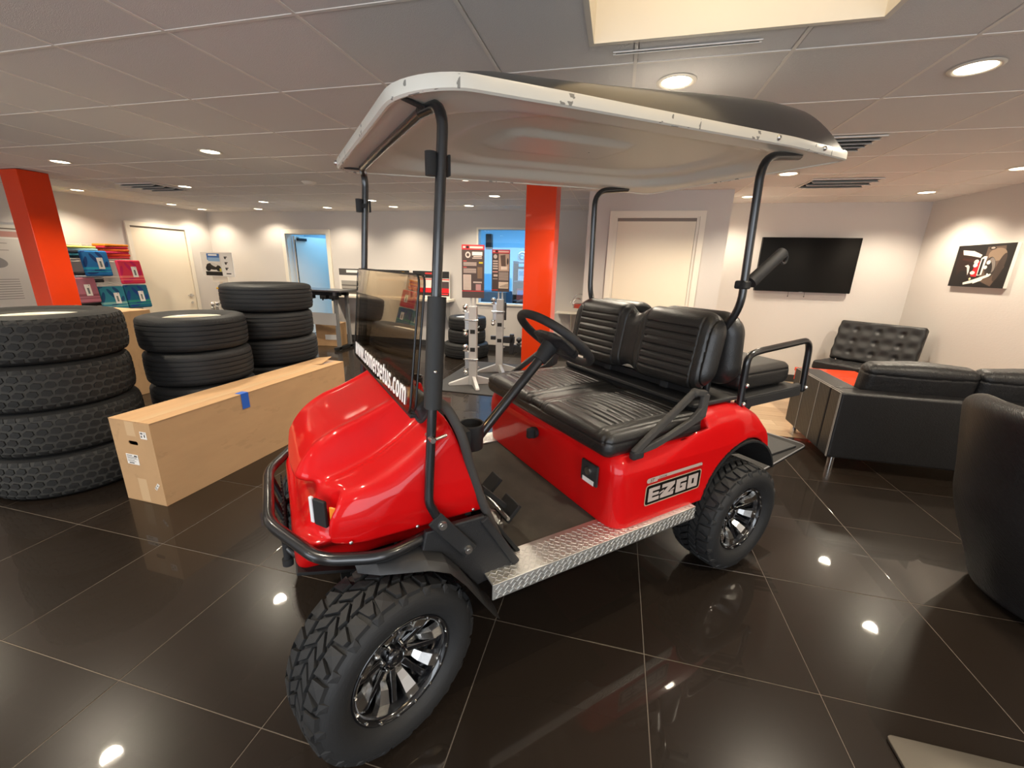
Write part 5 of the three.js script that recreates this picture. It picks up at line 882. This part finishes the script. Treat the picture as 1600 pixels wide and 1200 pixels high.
{ // office shelf unit and goods behind the window
  const t = thing('office_shelf', 'dark shelf unit in the blue office behind the window', 'shelf', [-1.35, 0, -8.3]);
  for (const y of [0.30, 0.80, 1.17, 1.52]) mesh('shelf_board', box(1.3, 0.025, 0.36, 0, y, 0), std({ color: lin(0.12, 0.14, 0.17), roughness: 0.5 }), t); for (const x of [-0.65, 0.65]) mesh('side_post', box(0.025, 1.55, 0.36, x, 0.775, 0), M.black, t); mesh('rear_panel', box(1.3, 1.4, 0.01, 0, 0.75, -0.18), std({ color: lin(0.10, 0.12, 0.15), roughness: 0.7 }), t);
  const goods = [[-0.5, 1.54, 0.10, 'round coil of cable on the top office shelf', 0], [-0.2, 1.54, 0.1, 'framed notice standing on the top office shelf', 1], [-0.48, 1.19, 0.1, 'pale boxed product on the second office shelf', 2], [-0.22, 1.19, 0.1, 'chrome reel on the second office shelf', 0], [-0.50, 0.82, 0.1, 'red printed box on the third office shelf', 3], [-0.2, 0.82, 0.1, 'blue metal hub on the third office shelf', 0]];
  for (const [x, y, z, l, k] of goods) {
    if (k === 0) tag(mesh('cable_reel', [new THREE.TorusGeometry(0.075, 0.025, 10, 24).translate(0, 0.103, 0), new THREE.TorusGeometry(0.035, 0.012, 8, 20).translate(0, 0.103, 0.02), box(0.1, 0.018, 0.06, 0, 0.012, 0)], M.steel), l, 'reel').position.set(-1.35 + x, y - 0.006, -8.3 + z);
    else if (k === 1) { const f = thing('framed_notice', l, 'notice', [-1.35 + x, y - 0.006, -8.3 + z]); mesh('frame', box(0.22, 0.26, 0.02, 0, 0.13, 0), M.black, f); mesh('notice_print', box(0.17, 0.16, 0.002, 0, 0.13, 0.0112), M.paper, f); }
    else { const f = thing('product_box', l, 'box', [-1.35 + x, y - 0.006, -8.3 + z], 0.1); mesh('box_body', rbox(0.18, 0.22, 0.12, 0.004, 0, 0.11, 0), k === 2 ? M.paper : std({ color: lin(0.4, 0.03, 0.03), roughness: 0.5 }), f); mesh('box_print', box(0.15, 0.09, 0.002, 0, 0.14, 0.0608), k === 2 ? std({ color: lin(0.3, 0.5, 0.6) }) : std({ color: lin(0.1, 0.15, 0.45) }), f); }
  }
  const f = thing('filing_cabinet', 'dark cabinet below the office window sill', 'cabinet', [-2.25, 0, -7.6]); mesh('cabinet_body', rbox(0.62, 1.0, 0.5, 0.005, 0, 0.5, 0), std({ color: lin(0.10, 0.12, 0.15), roughness: 0.5 }), f); for (const y of [0.25, 0.58, 0.86]) mesh('drawer_front', [rbox(0.56, 0.26, 0.012, 0.004, 0, y, 0.256)], std({ color: lin(0.12, 0.14, 0.18), roughness: 0.5 }), f);
  tag(mesh('wall_speaker', [rbox(0.11, 0.26, 0.1, 0.01)], M.black), 'slim black speaker hung in the office window corner', 'speaker').position.set(-2.28, 1.86, -7.4);
}
// cable and chrome parts beside the orange pillar
tag(mesh('cable_bundle', [pipe([[0, 0, 0], [0.1, 0.15, 0.03], [0.25, 0.1, 0], [0.3, -0.1, 0.02]], 0.008, 0.1, 6), new THREE.TorusGeometry(0.08, 0.012, 8, 24).translate(0.12, -0.02, 0.02), new THREE.TorusGeometry(0.06, 0.014, 8, 24).translate(0.26, -0.08, 0.03), rbox(0.16, 0.1, 0.08, 0.02, 0.12, -0.06, 0)].map(g => g.translate(0, 0.03, 0)), M.chrome), 'tangle of chrome parts and cable hung beside the orange pillar', 'parts').position.set(-0.72, 0.89, ZB + 0.12);
tag(mesh('parts_shelf', [rbox(0.5, 0.02, 0.26, 0.003, 0, 0, 0.13), extrude([[0, 0], [0.24, 0], [0, -0.3]], 0.015).rotateY(-Math.PI / 2).translate(0, -0.01, 0)], M.white), 'small white wall shelf beside the orange pillar', 'shelf').position.set(-0.70, 0.745, ZB + 0.0015);
// ---------------------------------------------------------------- left wall: board, shirt rack, corner rack
{
  const t = thing('wall_board', 'large framed information board on the left wall', 'board', [XL, 1.27, -3.60], Math.PI / 2);
  const tx = canvasTex(512, 512, (c) => { c.fillStyle = '#cfc8be'; c.fillRect(0, 0, 512, 512); c.fillStyle = '#6d6058'; c.fillRect(0, 20, 512, 8); c.fillStyle = '#b9877c'; c.fillRect(0, 40, 512, 34); c.fillStyle = '#e4ddd3'; c.fillRect(0, 78, 512, 6); c.fillStyle = '#8c857d'; for (let i = 0; i < 5; i++) c.fillRect(60, 110 + i * 14, 380 - (i % 3) * 60, 4); c.fillStyle = '#8e8a86'; c.beginPath(); c.ellipse(330, 220, 90, 40, 0.2, 0, 7); c.fill(); c.fillStyle = '#a5a19c'; c.fillRect(250, 230, 120, 50); c.fillStyle = '#77736e'; c.beginPath(); c.arc(270, 285, 18, 0, 7); c.arc(350, 285, 18, 0, 7); c.fill(); c.fillStyle = '#8c857d'; for (let i = 0; i < 9; i++) c.fillRect(60 + (i % 2) * 20, 330 + i * 15, 200, 4); for (let i = 0; i < 9; i++) c.fillRect(290, 330 + i * 15, 160, 4); });
  mesh('frame', box(1.14, 1.14, 0.02, 0, 0, 0.011), M.steel, t); mesh('board_print', new THREE.PlaneGeometry(1.08, 1.08).translate(0, 0, 0.0215), std({ map: tx, roughness: 0.5 }), t);
}
{
  const t = thing('shirt_rack', 'white wire rack holding folded shirts beside the door', 'display rack', [-7.66, 0, -4.82], Math.PI / 2);   // local x along the wall, z into the room
  const g = []; for (const x of [-0.42, -0.05, 0.42]) g.push(rod([x, 0, -0.22], [x, 1.62, -0.22], 0.011)); for (const y of [0.06, 0.6, 1.12, 1.6]) g.push(rod([-0.42, y, -0.22], [0.42, y, -0.22], 0.007)); mesh('upright_frame', g, M.white, t);
  for (const y of [0.35, 0.72, 1.06, 1.40]) { const s = []; for (let i = 0; i <= 8; i++) s.push(rod([-0.42 + i * 0.105, y, -0.22], [-0.42 + i * 0.105, y - 0.04, 0.15], 0.003, 6)); s.push(rod([-0.42, y - 0.04, 0.15], [0.42, y - 0.04, 0.15], 0.005)); mesh('wire_shelf', s, M.white, t); }
  mesh('base_foot', [box(0.04, 0.03, 0.5, -0.42, 0.015, 0), box(0.04, 0.03, 0.5, 0.42, 0.015, 0)], M.white, t);
  const shirtTex = (a, b, c2) => canvasTex(128, 128, (c) => { c.fillStyle = a; c.fillRect(0, 0, 128, 128); c.fillStyle = b; for (let i = 0; i < 7; i++) { c.beginPath(); c.ellipse((i * 53) % 128, (i * 37) % 128, 22 + (i * 7) % 14, 9, i, 0, 7); c.fill(); } c.fillStyle = c2; c.fillRect(0, 84, 128, 12); c.fillRect(0, 104, 128, 5); });
  const tagTex = canvasTex(64, 128, (c) => { c.fillStyle = '#ece4da'; c.fillRect(0, 0, 64, 128); c.fillStyle = '#2c4440'; c.fillRect(22, 40, 20, 66); c.fillStyle = '#ece4da'; for (let i = 0; i < 5; i++) c.fillRect(26, 50 + i * 12, 12, 3); c.fillStyle = '#333'; c.beginPath(); c.arc(48, 12, 4, 0, 7); c.fill(); });
  const W0 = [-7.66, -4.82], put = (x, y, z) => [W0[0] + z, y, W0[1] - x];
  const hang = [[-0.17, 1.33, 0.165, '#1f6fae', '#123a72', '#2aa0c0', 'blue folded shirt with a paper hang tag on the rack'], [0.25, 1.205, 0.185, '#d8324a', '#c41a58', '#e8756a', 'pink striped folded shirt with a hang tag on the rack'], [-0.40, 0.955, 0.165, '#b06a78', '#a86a76', '#8a4a55', 'dusty pink folded shirt at the pillar side of the rack'], [-0.055, 0.82, 0.165, '#2f7f90', '#1c4a70', '#7fb0a8', 'teal patterned folded shirt low on the rack'], [0.29, 0.83, 0.165, '#16607a', '#1b3f80', '#2f8a78', 'teal and navy striped folded shirt with a hang tag low on the rack'], [0.20, 0.44, 0.165, '#7a1a50', '#5a123c', '#d8d0c8', 'plum folded shirt on the lowest row of the rack']];
  for (const [x, y, z, a, b, c2, l] of hang) { const s = thing('folded_shirt', l, 'shirt', put(x, y, z), Math.PI / 2, 'folded shirts hung on the rack'); mesh('fabric', rbox(0.335, 0.36, 0.055, 0.022, 0, 0, 0.03, 3), std({ map: shirtTex(a, b, c2), roughness: 0.95 }), s).rotation.x = -0.12; mesh('hang_tag', box(0.075, 0.16, 0.002, 0.04, 0.0, 0.062), std({ map: tagTex, roughness: 0.7 }), s).rotation.x = -0.12; }
  const flat = [['#c03038', 'crimson'], ['#d8481f', 'burnt orange'], ['#cf2f58', 'raspberry'], ['#e06a22', 'bright orange'], ['#b42038', 'dark red'], ['#e2861f', 'amber']];
  flat.forEach(([c, n], i) => { const m = tag(mesh('stacked_shirt', rbox(0.34, 0.036, 0.26, 0.014, 0, 0, 0, 2), std({ color: c, roughness: 0.95 })), n + ' shirt lying in the warm coloured pile on the rack top', 'shirt', 'warm coloured shirts piled on the rack'); const p = put(0.22 + (i % 2) * 0.015, 1.422 + i * 0.0365, -0.06); m.position.set(...p); m.rotation.y = Math.PI / 2 + (i % 3 - 1) * 0.05; });
  const cool = [['#1d2f3c', 'navy'], ['#58b0c0', 'turquoise'], ['#1c2430', 'black'], ['#9fc6c8', 'pale aqua'], ['#d8d06a', 'yellow']];
  cool.forEach(([c, n], i) => { const m = tag(mesh('stacked_shirt', rbox(0.36, 0.034, 0.26, 0.014, 0, 0, 0, 2), std({ color: c, roughness: 0.95 })), n + ' shirt lying in the cool coloured pile on the rack top', 'shirt', 'cool coloured shirts piled on the rack'); m.position.set(...put(-0.22 + (i % 2) * 0.02, 1.422 + i * 0.0345, -0.06)); m.rotation.y = Math.PI / 2 + (i % 3 - 1) * 0.06; });
  const low = [['#2a2626', 'charcoal'], ['#8a8480', 'grey'], ['#c8ccd0', 'white'], ['#201c22', 'black']];
  low.forEach(([c, n], i) => { const m = tag(mesh('stacked_shirt', rbox(0.34, 0.036, 0.25, 0.014, 0, 0, 0, 2), std({ color: c, roughness: 0.95 })), n + ' shirt in the dark pile on the middle rack shelf', 'shirt', 'dark shirts piled on the rack'); m.position.set(...put(-0.2, 1.076 + i * 0.0365, -0.06)); m.rotation.y = Math.PI / 2; });
  low.forEach(([c, n], i) => { const m = tag(mesh('stacked_shirt', rbox(0.34, 0.036, 0.25, 0.014, 0, 0, 0, 2), std({ color: c, roughness: 0.95 })), n + ' shirt in the dark pile on the lower rack shelf', 'shirt', 'dark shirts piled low on the rack'); m.position.set(...put(-0.2, 0.736 + i * 0.0365, -0.06)); m.rotation.y = Math.PI / 2; });
}
{
  const t = thing('hitch_rack', 'white corner rack of chrome hitches topped by a motorbike poster', 'display rack', [-7.05, 0, -6.25], 0.12);
  mesh('upright', [box(0.06, 1.12, 0.06, 0, 0.56, -0.05), box(0.4, 0.03, 0.34, 0, 0.015, 0), box(0.3, 0.12, 0.03, 0, 1.10, -0.02)], M.white, t);
  mesh('poster_board', box(0.62, 0.42, 0.01, 0, 1.345, 0.0), M.paper, t);
  mesh('poster_print', new THREE.PlaneGeometry(0.60, 0.41).translate(0, 1.345, 0.0056), std({ roughness: 0.5, map: canvasTex(384, 256, (c) => { c.fillStyle = '#e6e0d6'; c.fillRect(0, 0, 384, 256); c.fillStyle = '#3f6fb0'; c.fillRect(70, 10, 160, 70); c.fillStyle = '#8fb4d8'; c.fillRect(80, 54, 150, 40); c.fillStyle = '#f2f0ec'; c.fillRect(90, 18, 110, 16); c.fillStyle = '#2a2620'; c.beginPath(); c.ellipse(130, 150, 80, 36, 0.1, 0, 7); c.fill(); c.fillStyle = '#d8d2c8'; c.beginPath(); c.ellipse(150, 130, 50, 18, 0.4, 0, 7); c.fill(); c.fillStyle = '#17130f'; c.fillRect(30, 206, 210, 44); c.beginPath(); c.arc(70, 170, 32, 0, 7); c.arc(200, 170, 32, 0, 7); c.fill(); c.fillStyle = '#c8b84a'; c.fillRect(210, 170, 24, 34); c.fillStyle = '#f0ece4'; c.fillRect(245, 6, 132, 244); c.fillStyle = '#3a3632'; for (const y of [40, 100, 160]) { c.fillRect(285, y, 40, 10); c.beginPath(); c.arc(300, y + 16, 12, 0, 7); c.fill(); } c.fillRect(290, 220, 60, 12); }) }), t);
  mesh('yellow_hitch', [rbox(0.10, 0.14, 0.08, 0.012, 0.05, 0.84, 0.05), rbox(0.14, 0.03, 0.05, 0.006, 0.03, 0.93, 0.05)], std({ color: lin(0.75, 0.45, 0.02), roughness: 0.4 }), t);
  for (const [x, y] of [[-0.16, 0.58], [-0.06, 0.60], [0.06, 0.70], [-0.12, 0.46], [0.08, 0.52]]) mesh('hitch_ball', [chromeBall(1.6).translate(x, y, 0.08), rbox(0.07, 0.05, 0.05, 0.005, x, y - 0.03, 0.08), box(0.02, 0.03, 0.12, x, y - 0.03, 0.03)], M.chrome, t);
  mesh('rack_arm', [box(0.44, 0.03, 0.03, 0, 0.66, 0), box(0.44, 0.03, 0.03, 0, 0.44, 0)], M.white, t);
}
renderer.render(scene, camera);
